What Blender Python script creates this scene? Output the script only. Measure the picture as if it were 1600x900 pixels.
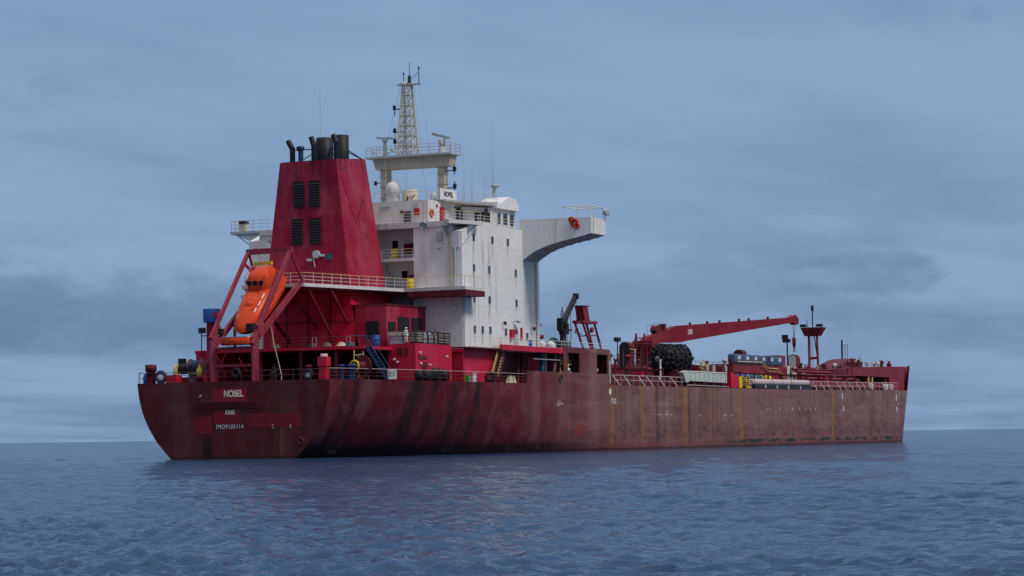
import bpy, bmesh, math, random
import numpy as np
from mathutils import Vector, Matrix
for _o in list(bpy.data.objects): bpy.data.objects.remove(_o)
random.seed(7)
S = bpy.context.scene
COL = S.collection
rad = math.radians
# ------------------------------------------------------------------ camera
CAM = Vector((-236.45, -139.25, 2.05))
HEAD = math.atan2(1800, 4000); PITCH = rad(3.3045); ROLL = rad(0.82)
cd = bpy.data.cameras.new('camera'); cam = bpy.data.objects.new('camera', cd); COL.objects.link(cam)
cd.sensor_width = 36; cd.lens = 90; cd.clip_start = 0.5; cd.clip_end = 120000
f0 = Vector((math.cos(HEAD), math.sin(HEAD), 0)); r0 = Vector((math.sin(HEAD), -math.cos(HEAD), 0)); u0 = Vector((0, 0, 1))
fw = math.cos(PITCH)*f0 + math.sin(PITCH)*u0; up = math.cos(PITCH)*u0 - math.sin(PITCH)*f0
rt = math.cos(ROLL)*r0 - math.sin(ROLL)*up; up2 = math.cos(ROLL)*up + math.sin(ROLL)*r0
m = Matrix((rt, up2, -fw)).transposed().to_4x4(); m.translation = CAM
cam.matrix_world = m
S.camera = cam
# ------------------------------------------------------------------ light and sky
SUN_DIR = Vector((-0.10, -0.62, 0.80)).normalized()        # towards the sun, over the starboard side
SUN_EL = math.asin(SUN_DIR.z); SUN_ROT = math.atan2(SUN_DIR.x, SUN_DIR.y)
S.view_settings.view_transform = 'Standard'; S.view_settings.look = 'None'
S.view_settings.gamma = 1; S.view_settings.use_curve_mapping = False
S.view_settings.exposure = 0.0
sd = bpy.data.lights.new('sun', 'SUN'); sd.energy = 2.3; sd.angle = rad(12); sd.color = (1.0, 0.97, 0.93)
so = bpy.data.objects.new('sun', sd); COL.objects.link(so)
so.rotation_euler = (-SUN_DIR).to_track_quat('-Z', 'Y').to_euler()

class NT:
    """small helper for node trees"""
    def __init__(s, tree): s.t = tree; s.n = tree.nodes; s.l = tree.links
    def new(s, kind, **kw):
        n = s.n.new(kind)
        for k, v in kw.items(): setattr(n, k, v)
        return n
    def link(s, a, b): s.l.new(a, b)
    def put(s, sock, v):
        if isinstance(v, bpy.types.NodeSocket): s.l.new(v, sock)
        else: sock.default_value = v
    def math(s, op, a, b=None, c=None, clamp=False):
        n = s.new('ShaderNodeMath', operation=op); n.use_clamp = clamp
        s.put(n.inputs[0], a)
        if b is not None: s.put(n.inputs[1], b)
        if c is not None: s.put(n.inputs[2], c)
        return n.outputs[0]
    def mix(s, fac, a, b, mode='MIX'):
        n = s.new('ShaderNodeMix', data_type='RGBA', blend_type=mode)
        s.put(n.inputs[0], fac)
        for i, v in ((6, a), (7, b)):
            if isinstance(v, tuple) and len(v) == 3: v = v + (1,)
            s.put(n.inputs[i], v)
        return n.outputs[2]
    def ss(s, v, lo, hi):
        n = s.new('ShaderNodeMapRange', interpolation_type='SMOOTHSTEP'); n.clamp = True
        s.put(n.inputs[0], v); n.inputs[1].default_value = lo; n.inputs[2].default_value = hi
        return n.outputs[0]
    def noise(s, vec, scale=(1, 1, 1), detail=4, rough=.55, off=(0, 0, 0)):
        mp = s.new('ShaderNodeMapping'); s.link(vec, mp.inputs[0])
        mp.inputs['Scale'].default_value = scale; mp.inputs['Location'].default_value = off
        n = s.new('ShaderNodeTexNoise'); n.inputs['Scale'].default_value = 1
        n.inputs['Detail'].default_value = detail; n.inputs['Roughness'].default_value = rough
        s.link(mp.outputs[0], n.inputs[0])
        return n.outputs[0]
    def sep(s, vec):
        n = s.new('ShaderNodeSeparateXYZ'); s.link(vec, n.inputs[0]); return n.outputs

W = bpy.data.worlds.new('World'); S.world = W; W.use_nodes = True
t = NT(W.node_tree); t.n.clear()
out = t.new('ShaderNodeOutputWorld'); bg = t.new('ShaderNodeBackground'); t.link(bg.outputs[0], out.inputs[0])
bg.inputs[1].default_value = 0.1
sky = t.new('ShaderNodeTexSky', sky_type='NISHITA', sun_disc=False, sun_elevation=SUN_EL, sun_rotation=SUN_ROT)
sky.air_density = 1.0; sky.dust_density = 2.0
tc = t.new('ShaderNodeTexCoord'); g = tc.outputs['Generated']
dx, dy, dz = t.sep(g)
zc = t.math('MAXIMUM', dz, 0.0)
den = t.math('ADD', zc, 0.045)
cv = t.new('ShaderNodeCombineXYZ')
t.put(cv.inputs[0], t.math('DIVIDE', dx, den)); t.put(cv.inputs[1], t.math('DIVIDE', dy, den)); t.put(cv.inputs[2], t.math('MULTIPLY', zc, 6.0))
cvec = cv.outputs[0]
wn = t.noise(cvec, (.35, .35, .35), 3, .5)
n1 = t.noise(cvec, (.26, .5, .6), 6, .55, (3.1, 1.7, 0))          # long streaks of the cloud deck
n2 = t.noise(g, (7, 7, 24), 6, .52, (1.9, 4.4, .4))               # ragged low cloud near the horizon
low = t.math('MULTIPLY', t.ss(dz, .01, .035), t.math('SUBTRACT', 1.0, t.ss(dz, .06, .11)))
dark = t.math('MULTIPLY', t.ss(n2, .49, .66), low)
streak = t.math('MULTIPLY', t.ss(n1, .36, .66), .95)
CLEAR = (2.55, 3.85, 6.0); STREAK = (1.6, 2.65, 4.5); LOWC = (.85, 1.65, 3.3)
az = t.math('SUBTRACT', t.math('ARCTAN2', dy, dx), HEAD)
n3 = t.noise(g, (26, 26, 60), 7, .6, (2.2, .6, 3.1))
def bank(a0, aw, z0, zw):                                         # one bank of low cloud, by bearing and height
    ka = t.math('SUBTRACT', 1.0, t.ss(t.math('ABSOLUTE', t.math('SUBTRACT', az, a0)), aw*.3, aw))
    kz = t.math('SUBTRACT', 1.0, t.ss(t.math('ABSOLUTE', t.math('SUBTRACT', dz, z0)), zw*.25, zw))
    return t.math('MULTIPLY', ka, kz)
banks = t.math('MAXIMUM', t.math('MAXIMUM', bank(.165, .20, .051, .026), bank(-.132, .055, .060, .014)), bank(.31, .2, .06, .03))
banks = t.ss(t.math('ADD', banks, t.math('MULTIPLY', t.math('SUBTRACT', n3, .5), 2.6)), .25, 1.15)
puff = t.math('MULTIPLY', t.ss(n3, .55, .72), t.math('MAXIMUM', bank(-.09, .09, .042, .012), bank(.12, .14, .026, .012)))
cloud = t.mix(streak, CLEAR, STREAK)
cloud = t.mix(t.math('MULTIPLY', dark, .4), cloud, LOWC)
cloud = t.mix(t.math('MULTIPLY', banks, .6), cloud, (1.0, 1.85, 3.55))
cloud = t.mix(t.math('MULTIPLY', puff, .6), cloud, (2.7, 3.9, 5.9))
# the overcast is brighter and whiter overhead, as overcast skies are
over = t.ss(dz, .42, .85)
cloud = t.mix(over, cloud, (9.5, 9.8, 10.4))
sk = t.mix(.9, sky.outputs[0], cloud)
t.link(sk, bg.inputs[0])

# ------------------------------------------------------------------ materials
def new_mat(name):
    m = bpy.data.materials.new(name); m.use_nodes = True
    t = NT(m.node_tree); b = t.n['Principled BSDF']
    return m, t, b

def paint(name, col, wear=.35, chalk=None, rust=.0, rough=.5, grime=.35, metal=0, bump=.15, seam=None, scale=1.0):
    """weathered ship's paint: uneven tone, runs of dirt, rust freckles"""
    m, t, b = new_mat(name)
    co = t.new('ShaderNodeTexCoord').outputs['Object']
    n_big = t.noise(co, (.35*scale, .35*scale, .28*scale), 5, .6)
    n_run = t.noise(co, (1.6*scale, 1.6*scale, .10*scale), 4, .6, (5, 2, 1))
    n_fine = t.noise(co, (4*scale, 4*scale, 4*scale), 5, .65, (1, 9, 3))
    c = t.mix(t.math('MULTIPLY', t.ss(n_big, .35, .7), wear), col, chalk or tuple(min(1, x*1.25+.03) for x in col))
    c = t.mix(t.math('MULTIPLY', t.ss(n_run, .5, .78), grime), c, tuple(x*.35 for x in col))
    if seam:
        x, y, z = t.sep(co)
        fr = t.math('FRACT', t.math('DIVIDE', t.math('SUBTRACT', z, seam[1]), seam[0]))
        d = t.math('ABSOLUTE', t.math('SUBTRACT', fr, .5))
        c = t.mix(t.math('MULTIPLY', t.ss(d, .5-seam[2], .5), .55), c, tuple(x*.4 for x in col))
    if rust:
        rn = t.math('MULTIPLY', t.ss(n_fine, .60, .72), t.ss(n_big, .38, .62))
        r2 = t.math('MULTIPLY', t.ss(t.noise(co, (2.2*scale, 2.2*scale, .16*scale), 5, .6, (8, 3, 4)), .58, .76), t.ss(n_big, .3, .6))
        c = t.mix(t.math('MULTIPLY', t.math('MAXIMUM', rn, r2), rust), c, (.20, .085, .03))
    t.put(b.inputs['Base Color'], c)
    b.inputs['Roughness'].default_value = rough; b.inputs['Metallic'].default_value = metal
    b.inputs['Specular IOR Level'].default_value = .13
    if bump:
        bp = t.new('ShaderNodeBump'); bp.inputs['Strength'].default_value = bump; bp.inputs['Distance'].default_value = .25
        t.put(bp.inputs['Height'], t.noise(co, (.45*scale, .45*scale, .45*scale), 2, .5)); t.link(bp.outputs[0], b.inputs['Normal'])
    return m

def white_block_paint():
    """the white block: paint() plus rust runs under windows, rails and pipe brackets"""
    m = paint('white_block_paint', (.66, .635, .60), .45, (.74, .72, .69), .95, .5, .42, seam=(3.55, 15.36+1.77, .010), bump=.28)
    t = NT(m.node_tree); b = t.n['Principled BSDF']; src = b.inputs['Base Color'].links[0].from_socket
    co = t.new('ShaderNodeTexCoord').outputs['Object']; x, y, z = t.sep(co)
    wob = t.math('MULTIPLY', t.math('SUBTRACT', t.noise(co, (1.5, 1.5, .6), 4, .6), .5), .7)
    acc = None
    for x0, zt, L, w, a in ((31.2, 24.6, 3.2, .35, .8), (36.4, 24.6, 2.6, .3, .8), (40.8, 24.6, 2, .3, .6), (33.8, 24.2, 3.5, .3, .9), (31.2, 21.1, 3.6, .4, .9), (35.4, 21.1, 2.4, .3, .7), (43, 21.1, 1.8, .3, .6), (31.2, 17.5, 2.8, .3, .8), (35.4, 17.5, 2.8, .35, .9), (43.1, 17.5, 2, .3, .5), (31.2, 14, 2.2, .3, .6), (33.35, 14, 2.2, .35, .9), (35.5, 14, 2.2, .35, .8), (38.2, 25.8, 2.5, .2, .5), (28.5, 19.2, 7, .35, .8), (48.6, 23, 11, .3, .5), (45.5, 20, 7, .25, .4)):
        k = t.math('SUBTRACT', 1.0, t.ss(t.math('ABSOLUTE', t.math('SUBTRACT', t.math('ADD', x, wob), x0)), .1*w, w))
        k = t.math('MULTIPLY', k, t.math('MULTIPLY', t.ss(z, zt+.05, zt-.1), t.ss(z, zt-L, zt-.25*L)))
        k = t.math('MULTIPLY', k, a); acc = k if acc is None else t.math('MAXIMUM', acc, k)
    n = t.ss(t.noise(co, (3, 3, .25), 4, .6, (3, 3, 9)), .3, .6)
    star = t.ss(y, -13.5, -13.9)
    c = t.mix(t.math('MULTIPLY', t.math('MULTIPLY', acc, n), star), src, (.30, .18, .065))
    # spalled rust scabs on the aft wall
    aft = t.math('MULTIPLY', t.ss(x, 28.4, 28.1), t.ss(t.noise(co, (1.1, 1.1, .9), 6, .7, (6, 2, 7)), .62, .67))
    c = t.mix(t.math('MULTIPLY', aft, .85), c, (.10, .055, .035))
    t.put(b.inputs['Base Color'], c)
    return m

def plain(name, col, rough=.5, metal=0):
    m, t, b = new_mat(name)
    co = t.new('ShaderNodeTexCoord').outputs['Object']
    n = t.noise(co, (3, 3, 3), 4, .6)
    t.put(b.inputs['Base Color'], t.mix(t.ss(n, .4, .75), col, tuple(x*.6 for x in col)))
    b.inputs['Roughness'].default_value = rough; b.inputs['Metallic'].default_value = metal
    b.inputs['Specular IOR Level'].default_value = .25 if rough > .2 else .5
    return m

def hull_material():
    m, t, b = new_mat('hull_paint')
    co = t.new('ShaderNodeTexCoord').outputs['Object']
    x, y, z = t.sep(co)
    n_big = t.noise(co, (.09, .09, .16), 6, .6)
    n_mid = t.noise(co, (.5, .5, .5), 6, .62, (3, 7, 2))
    n_run = t.noise(co, (1.15, 1.15, .045), 6, .68, (2, 2, 2))
    n_run2 = t.noise(co, (.22, .22, .02), 3, .5, (12, 5, 7))
    side = t.ss(x, .05, .3)
    fade = t.ss(t.math('ADD', x, t.math('MULTIPLY', t.math('SUBTRACT', n_big, .5), 60.0)), 42, 82)
    c = t.mix(fade, (.118, .013, .020), (.205, .105, .096))
    c = t.mix(t.math('MULTIPLY', t.math('SUBTRACT', 1.0, side), .8), c, (.150, .013, .016))
    # chalked and darker patches
    c = t.mix(t.math('MULTIPLY', t.ss(n_mid, .42, .72), .45), c, (.20, .075, .085))
    c = t.mix(t.math('MULTIPLY', t.ss(n_big, .48, .68), .4), c, (.06, .018, .022))
    c = t.mix(t.math('MULTIPLY', t.ss(n_run, .48, .74), .6), c, (.050, .022, .020))
    c = t.mix(t.math('MULTIPLY', t.ss(n_run2, .52, .70), .22), c, (.31, .19, .19))
    n_w = t.noise(co, (.16, .16, .42), 7, .68, (4, 9, 6)); n_w2 = t.noise(co, (.06, .06, .9), 6, .7, (1, 3, 8))
    c = t.mix(t.math('MULTIPLY', t.math('MULTIPLY', t.ss(n_w, .50, .66), t.ss(x, 45, 75)), .55), c, (.095, .030, .030))
    c = t.mix(t.math('MULTIPLY', t.math('MULTIPLY', t.ss(n_w2, .52, .64), t.ss(x, 45, 75)), .35), c, (.29, .19, .18))
    c = t.mix(t.math('MULTIPLY', t.math('MULTIPLY', t.ss(t.math('ADD', z, t.math('MULTIPLY', n_w, 3.0)), 5.6, 3.6), t.ss(x, 45, 75)), .45), c, (.13, .042, .045))
    # plate seams
    def seam(v, step, w, amt, c):
        fr = t.math('FRACT', t.math('DIVIDE', v, step)); d = t.math('ABSOLUTE', t.math('SUBTRACT', fr, .5))
        return t.mix(t.math('MULTIPLY', t.ss(d, .5-w, .5), amt), c, (.03, .012, .012))
    c = seam(z, 2.45, .012, .5, c); c = seam(x, 11.0, .006, .45, c)
    # rust runs where scuppers drain
    wob = t.math('MULTIPLY', t.math('SUBTRACT', t.noise(co, (.5, .5, .7), 5, .65), .5), 2.2)
    xw = t.math('ADD', x, wob)
    nz = t.ss(t.noise(co, (1.3, 1.3, .10), 4, .6, (4, 4, 4)), .25, .5)
    acc = None
    for x0, w, a in ((69.8, .7, .8), (80.5, .8, .65), (90, .6, .4), (97, 2.4, .55), (107, .9, .45), (111, .5, .6), (120.5, 1.2, 1.0), (138, .5, .35), (165.5, 1.1, 1.0), (185, .5, .4), (53, .8, .35)):
        s_ = t.math('MULTIPLY', t.math('SUBTRACT', 1.0, t.ss(t.math('ABSOLUTE', t.math('SUBTRACT', xw, x0)), .1*w, w)), a)
        acc = s_ if acc is None else t.math('MAXIMUM', acc, s_)
    nz2 = t.ss(t.noise(co, (5, 5, .35), 5, .7, (14, 4, 4)), .22, .5)
    c = t.mix(t.math('MULTIPLY', t.math('MULTIPLY', t.math('MULTIPLY', acc, side), nz), nz2), c, (.26, .115, .022))
    n_r = t.math('MULTIPLY', t.ss(t.noise(co, (.35, .35, .03), 4, .6, (9, 1, 3)), .60, .74), t.ss(x, 60, 72))
    c = t.mix(t.math('MULTIPLY', n_r, .75), c, (.15, .065, .025))
    acc = None
    for x0, w, a in ((2.5, .8, .8), (4.6, .7, .7), (15.5, 2.2, .85), (19.5, 1.0, .8), (24.5, 1.6, .75), (29.5, 1.2, .9), (27, .6, .6), (86, 1.2, .55), (98.5, .6, .5)):
        s_ = t.math('MULTIPLY', t.math('SUBTRACT', 1.0, t.ss(t.math('ABSOLUTE', t.math('SUBTRACT', xw, x0)), .15*w, w)), a)
        acc = s_ if acc is None else t.math('MAXIMUM', acc, s_)
    c = t.mix(t.math('MULTIPLY', t.math('MULTIPLY', acc, side), t.ss(n_run, .25, .55)), c, (.022, .014, .015))
    # a rust run and soot smears on the transom
    ty = t.math('ABSOLUTE', t.math('ADD', t.math('ADD', y, 5.55), t.math('MULTIPLY', wob, .12)))
    tr = t.math('MULTIPLY', t.math('SUBTRACT', 1.0, t.ss(ty, .05, .32)), t.math('SUBTRACT', 1.0, side))
    c = t.mix(t.math('MULTIPLY', tr, .85), c, (.05, .026, .016))
    ty2 = t.math('ABSOLUTE', t.math('ADD', t.math('ADD', y, 5.95), t.math('MULTIPLY', wob, .12)))
    tr2 = t.math('MULTIPLY', t.math('MULTIPLY', t.math('SUBTRACT', 1.0, t.ss(ty2, .03, .2)), t.math('SUBTRACT', 1.0, side)), t.ss(z, 4.4, 3.0))
    c = t.mix(t.math('MULTIPLY', tr2, .7), c, (.20, .06, .02))
    sm = t.math('MULTIPLY', t.math('MULTIPLY', t.math('SUBTRACT', 1.0, t.ss(t.math('ABSOLUTE', t.math('ADD', y, -3.1)), .2, .9)), t.math('SUBTRACT', 1.0, side)), t.ss(z, 3.6, 2.4))
    c = t.mix(t.math('MULTIPLY', sm, t.ss(n_mid, .3, .6)), c, (.025, .012, .012))
    # tug scuffs low down, red rub
    scuf = t.math('MULTIPLY', t.math('MULTIPLY', t.ss(t.noise(co, (.8, .8, 1.3), 6, .7, (6, 6, 1)), .49, .62), t.ss(z, 4.4, 2.6)), t.math('MULTIPLY', t.ss(z, 1.2, 1.6), t.ss(x, 60, 75)))
    c = t.mix(t.math('MULTIPLY', scuf, .75), c, (.07, .03, .032))
    rub = t.math('MULTIPLY', t.math('SUBTRACT', 1.0, t.ss(t.math('ABSOLUTE', t.math('SUBTRACT', x, 58)), 1, 5)), t.math('SUBTRACT', 1.0, t.ss(t.math('ABSOLUTE', t.math('SUBTRACT', z, 2.9)), .2, 1.2)))
    c = t.mix(t.math('MULTIPLY', rub, t.math('MULTIPLY', t.ss(n_mid, .38, .6), .75)), c, (.32, .03, .03))
    wh = t.math('MULTIPLY', t.ss(t.noise(co, (1.8, 1.8, .35), 6, .7, (7, 1, 6)), .60, .70), t.math('MULTIPLY', t.ss(z, 2.2, 1.4), t.ss(x, 40, 52)))
    c = t.mix(t.math('MULTIPLY', wh, .35), c, (.36, .28, .28))
    # boot top and painted stern shade at the waterline
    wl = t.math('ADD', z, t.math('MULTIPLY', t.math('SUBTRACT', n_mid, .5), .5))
    c = t.mix(t.math('MULTIPLY', t.math('MULTIPLY', t.ss(wl, 1.0, .75), .7), t.ss(x, 50, 75)), c, (.17, .05, .05))
    tuck_shade = t.math('MULTIPLY', t.math('MULTIPLY', t.ss(t.math('ADD', wl, t.math('MULTIPLY', t.math('SUBTRACT', n_run, .5), 1.6)), 1.7, .7), side), t.ss(x, 66, 48))  # shade under the tucked-in stern side, painted into the hull colour
    c = t.mix(t.math('MULTIPLY', tuck_shade, .85), c, (.020, .013, .012))
    crust = t.math('MULTIPLY', t.math('MULTIPLY', t.ss(n_mid, .56, .66), t.math('MULTIPLY', t.ss(wl, .95, .8), t.ss(wl, .45, .6))), t.math('MULTIPLY', side, t.ss(x, 66, 48)))
    c = t.mix(t.math('MULTIPLY', crust, .6), c, (.15, .13, .11))
    weed = t.math('MULTIPLY', t.math('MULTIPLY', t.ss(t.noise(co, (.35, .35, 1.2), 5, .65, (2, 8, 5)), .46, .52), t.ss(x, 95, 130)),
                  t.math('MULTIPLY', t.ss(wl, .42, .55), t.ss(wl, 1.15, .98)))
    c = t.mix(t.math('MULTIPLY', weed, .95), c, (.016, .034, .024))
    c = t.mix(t.math('MULTIPLY', t.ss(wl, .45, .2), .75), c, (.035, .015, .018))
    t.put(b.inputs['Base Color'], c)
    t.put(b.inputs['Roughness'], t.math('MULTIPLY_ADD', n_mid, .3, .38))
    b.inputs['Specular IOR Level'].default_value = .1
    bp = t.new('ShaderNodeBump'); bp.inputs['Strength'].default_value = .22; bp.inputs['Distance'].default_value = .35
    t.put(bp.inputs['Height'], t.noise(co, (.28, .28, .4), 2, .4)); t.link(bp.outputs[0], b.inputs['Normal'])
    return m

M = {}
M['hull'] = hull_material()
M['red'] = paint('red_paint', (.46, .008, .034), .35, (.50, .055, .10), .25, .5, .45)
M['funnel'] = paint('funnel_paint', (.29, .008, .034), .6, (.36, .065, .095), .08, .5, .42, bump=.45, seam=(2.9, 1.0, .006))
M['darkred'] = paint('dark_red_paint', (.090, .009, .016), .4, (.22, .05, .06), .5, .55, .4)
M['deckred'] = paint('deck_paint', (.11, .022, .024), .4, None, .5, .7, .4)
M['cranered'] = paint('crane_paint', (.185, .014, .026), .45, (.24, .05, .055), .85, .5, .45)
M['davit'] = paint('davit_paint', (.24, .022, .042), .4, (.30, .08, .095), .6, .5, .4)
M['white'] = paint('white_paint', (.64, .62, .60), .35, (.72, .70, .68), .75, .5, .32, seam=(3.55, 15.36+1.77, .008), bump=.12)
M['whiterust'] = paint('rusty_white_paint', (.56, .52, .50), .4, (.66, .63, .60), .95, .5, .4, bump=.1)
M['tank'] = paint('blue_tank_paint', (.055, .095, .17), .3, (.10, .15, .22), .1, .5, .3)
M['cream'] = paint('mast_paint', (.46, .40, .30), .3, None, .9, .5, .3, scale=2)
M['block'] = white_block_paint()
def soot_funnel():
    """soot that has run down from the exhausts over the upper funnel, and faded, scrubbed patches"""
    t = NT(M['funnel'].node_tree); b = t.n['Principled BSDF']; src = b.inputs['Base Color'].links[0].from_socket
    co = t.new('ShaderNodeTexCoord').outputs['Object']; x, y, z = t.sep(co)
    run = t.noise(co, (1.3, 1.3, .12), 5, .65, (3, 8, 5)); pat = t.noise(co, (.3, .3, .3), 4, .6, (9, 9, 2))
    top = t.math('MULTIPLY', t.ss(z, 29.5, 34), t.ss(run, .42, .68))
    c = t.mix(t.math('MULTIPLY', t.ss(pat, .5, .66), .5), src, (.19, .010, .028))
    c = t.mix(t.math('MULTIPLY', top, .75), c, (.035, .008, .012))
    t.put(b.inputs['Base Color'], c)
soot_funnel()
M['grey'] = paint('grey_paint', (.38, .40, .40), .3, None, .35, .5, .35)
M['greygreen'] = paint('ladder_paint', (.43, .46, .40), .3, None, .35, .5, .4)
M['soot'] = plain('sooty_steel', (.012, .012, .014), .55)
M['black'] = plain('black_steel', (.018, .016, .02), .5)
M['glass'] = plain('dark_glass', (.012, .016, .02), .08)
M['rubber'] = plain('black_rubber', (.014, .015, .017), .62)
M['steel'] = plain('bare_steel', (.30, .30, .30), .4, .6)
M['orange'] = paint('orange_grp', (.56, .046, .009), .4, (.60, .10, .04), 0, .3, .15, bump=.05)
M['yellow'] = paint('yellow_paint', (.62, .42, .03), .3, None, .35, .5, .3)
M['blue'] = paint('blue_paint', (.02, .07, .27), .3, (.05, .12, .32), .1, .4, .25)
M['navy'] = paint('navy_paint', (.018, .04, .10), .3, (.05, .08, .15), .1, .5, .3)
M['teal'] = paint('teal_paint', (.015, .10, .12), .3, None, .1, .45, .3)
M['green'] = plain('green_plastic', (.03, .45, .05), .4)
M['railw'] = paint('white_rail_paint', (.62, .60, .54), .3, None, .45, .5, .2)
M['raily'] = paint('yellow_rail_paint', (.52, .40, .16), .3, None, .5, .5, .2)
M['raild'] = paint('dark_rail_paint', (.10, .045, .05), .3, None, .5, .5, .3)
M['railp'] = paint('faded_rail_paint', (.44, .33, .33), .4, None, .5, .5, .3)
M['ibc'] = plain('milky_plastic', (.62, .56, .40), .4)
M['rope'] = plain('rope_fibre', (.30, .27, .21), .9)
M['coil'] = plain('old_rope', (.17, .14, .11), .9)
M['letter'] = plain('white_lettering', (.80, .74, .55), .6)
M['letterw'] = plain('pale_lettering', (.66, .62, .62), .6)
M['ink'] = plain('dark_lettering', (.05, .05, .055), .6)
M['patch'] = paint('fresh_red_patch', (.26, .014, .028), .5, (.24, .012, .05), .1, .5, .4)
M['patchdull'] = paint('dull_red_patch', (.20, .014, .020), .5, (.12, .014, .03), .1, .5, .4)
M['skin'] = plain('skin', (.20, .10, .065), .5)
M['navycloth'] = plain('navy_cloth', (.012, .014, .03), .9)
M['whitecloth'] = plain('white_cloth', (.68, .67, .63), .9)
M['redcloth'] = plain('red_cloth', (.42, .02, .03), .9)
M['hair'] = plain('black_hair', (.01, .008, .008), .7)
M['helmetw'] = plain('white_helmet', (.7, .7, .66), .4)
M['roofgrey'] = paint('roof_paint', (.30, .30, .27), .3, None, .3, .6, .4)

# ------------------------------------------------------------------ mesh helpers
class MB:
    def __init__(s): s.v = []; s.f = []; s.mi = []; s.sm = []
    def add(s, vs, fs, mi=0, smooth=False):
        o = len(s.v); s.v += [tuple(v) for v in vs]
        for f in fs: s.f.append(tuple(o+i for i in f)); s.mi.append(mi); s.sm.append(smooth)
        return s
    def box(s, x0, x1, y0, y1, z0, z1, mi=0):
        x0, x1 = sorted((x0, x1)); y0, y1 = sorted((y0, y1)); z0, z1 = sorted((z0, z1))
        return s.hexa([(x0,y0),(x1,y0),(x1,y1),(x0,y1)], z0, z1, mi)
    def hexa(s, base, z0, z1, mi=0, top=None):
        """prism on a plan polygon (counter-clockwise), optional different top polygon"""
        n = len(base); top = top or base
        zt = z1 if isinstance(z1, (list, tuple)) else [z1]*n; zb = z0 if isinstance(z0, (list, tuple)) else [z0]*n
        vs = [(p[0], p[1], zb[i]) for i, p in enumerate(base)] + [(p[0], p[1], zt[i]) for i, p in enumerate(top)]
        fs = [tuple(range(n))[::-1], tuple(range(n, 2*n))] + [(i, (i+1) % n, n+(i+1) % n, n+i) for i in range(n)]
        return s.add(vs, fs, mi)
    def prism(s, pts, vec, mi=0):
        """extrude a 3-D polygon along vec"""
        n = len(pts); v = Vector(vec); P = [Vector(p) for p in pts]
        return s.add(P + [p+v for p in P], [tuple(range(n))[::-1], tuple(range(n, 2*n))] + [(i, (i+1) % n, n+(i+1) % n, n+i) for i in range(n)], mi)
    def tube(s, a, b, r, r2=None, n=6, mi=0, caps=True, smooth=True):
        a = Vector(a); b = Vector(b); r2 = r if r2 is None else r2
        d = (b-a)
        if d.length < 1e-6: return s
        d.normalize(); q = d.orthogonal().normalized(); w = d.cross(q)
        ring = [(math.cos(2*math.pi*i/n), math.sin(2*math.pi*i/n)) for i in range(n)]
        A = [a+(q*c+w*k)*r for c, k in ring]; B = [b+(q*c+w*k)*r2 for c, k in ring]
        s.add(A+B, [(i, (i+1) % n, n+(i+1) % n, n+i) for i in range(n)], mi, smooth)
        if caps: s.add(A, [tuple(range(n))[::-1]], mi); s.add(B, [tuple(range(n))], mi)
        return s
    def path(s, pts, r, n=6, mi=0):
        for a, b in zip(pts[:-1], pts[1:]): s.tube(a, b, r, n=n, mi=mi)
        return s
    def bar(s, a, b, w, h, mi=0, upv=(0, 0, 1)):
        """rectangular bar, w across, h along the up vector"""
        a = Vector(a); b = Vector(b); d = (b-a).normalized(); u = Vector(upv)
        q = d.cross(u)
        if q.length < 1e-4: q = d.orthogonal()
        q.normalize(); u = q.cross(d).normalized()
        o = [q*w/2+u*h/2, -q*w/2+u*h/2, -q*w/2-u*h/2, q*w/2-u*h/2]
        return s.add([a+k for k in o]+[b+k for k in o], [(0,1,2,3), (7,6,5,4)] + [(i, i+4, (i+1) % 4+4, (i+1) % 4) for i in range(4)], mi)
    def lathe(s, c, prof, axis=(0, 0, 1), n=16, mi=0, smooth=True):
        """prof = [(radius, along)]"""
        c = Vector(c); d = Vector(axis).normalized(); q = d.orthogonal().normalized(); w = d.cross(q)
        vs = []
        for r, h in prof:
            for i in range(n):
                a = 2*math.pi*i/n; vs.append(c+d*h+(q*math.cos(a)+w*math.sin(a))*max(r, 1e-4))
        fs = [(k*n+i, k*n+(i+1) % n, (k+1)*n+(i+1) % n, (k+1)*n+i) for k in range(len(prof)-1) for i in range(n)]
        s.add(vs, fs, mi, smooth)
        s.add(vs[:n], [tuple(range(n))[::-1]], mi); s.add(vs[-n:], [tuple(range(n))], mi)
        return s
    def torus(s, c, axis, R, r, n=20, k=8, mi=0):
        c = Vector(c); d = Vector(axis).normalized(); q = d.orthogonal().normalized(); w = d.cross(q)
        vs = []
        for i in range(n):
            a = 2*math.pi*i/n; e = q*math.cos(a)+w*math.sin(a)
            for j in range(k):
                b = 2*math.pi*j/k; vs.append(c+e*(R+r*math.cos(b))+d*r*math.sin(b))
        return s.add(vs, [(i*k+j, ((i+1) % n)*k+j, ((i+1) % n)*k+(j+1) % k, i*k+(j+1) % k) for i in range(n) for j in range(k)], mi, True)
    def build(s, name, mats, parent=None, loc=None, label=None):
        me = bpy.data.meshes.new(name); me.from_pydata(s.v, [], s.f)
        if not isinstance(mats, (list, tuple)): mats = [mats]
        for m in mats: me.materials.append(M[m] if isinstance(m, str) else m)
        me.polygons.foreach_set('material_index', s.mi); me.polygons.foreach_set('use_smooth', s.sm)
        bm = bmesh.new(); bm.from_mesh(me); bmesh.ops.recalc_face_normals(bm, faces=bm.faces); bm.to_mesh(me); bm.free()
        me.update()
        o = bpy.data.objects.new(name, me); COL.objects.link(o)
        if parent: o.parent = parent
        if loc: o.location = loc
        if label: o['label'] = label
        return o

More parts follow.
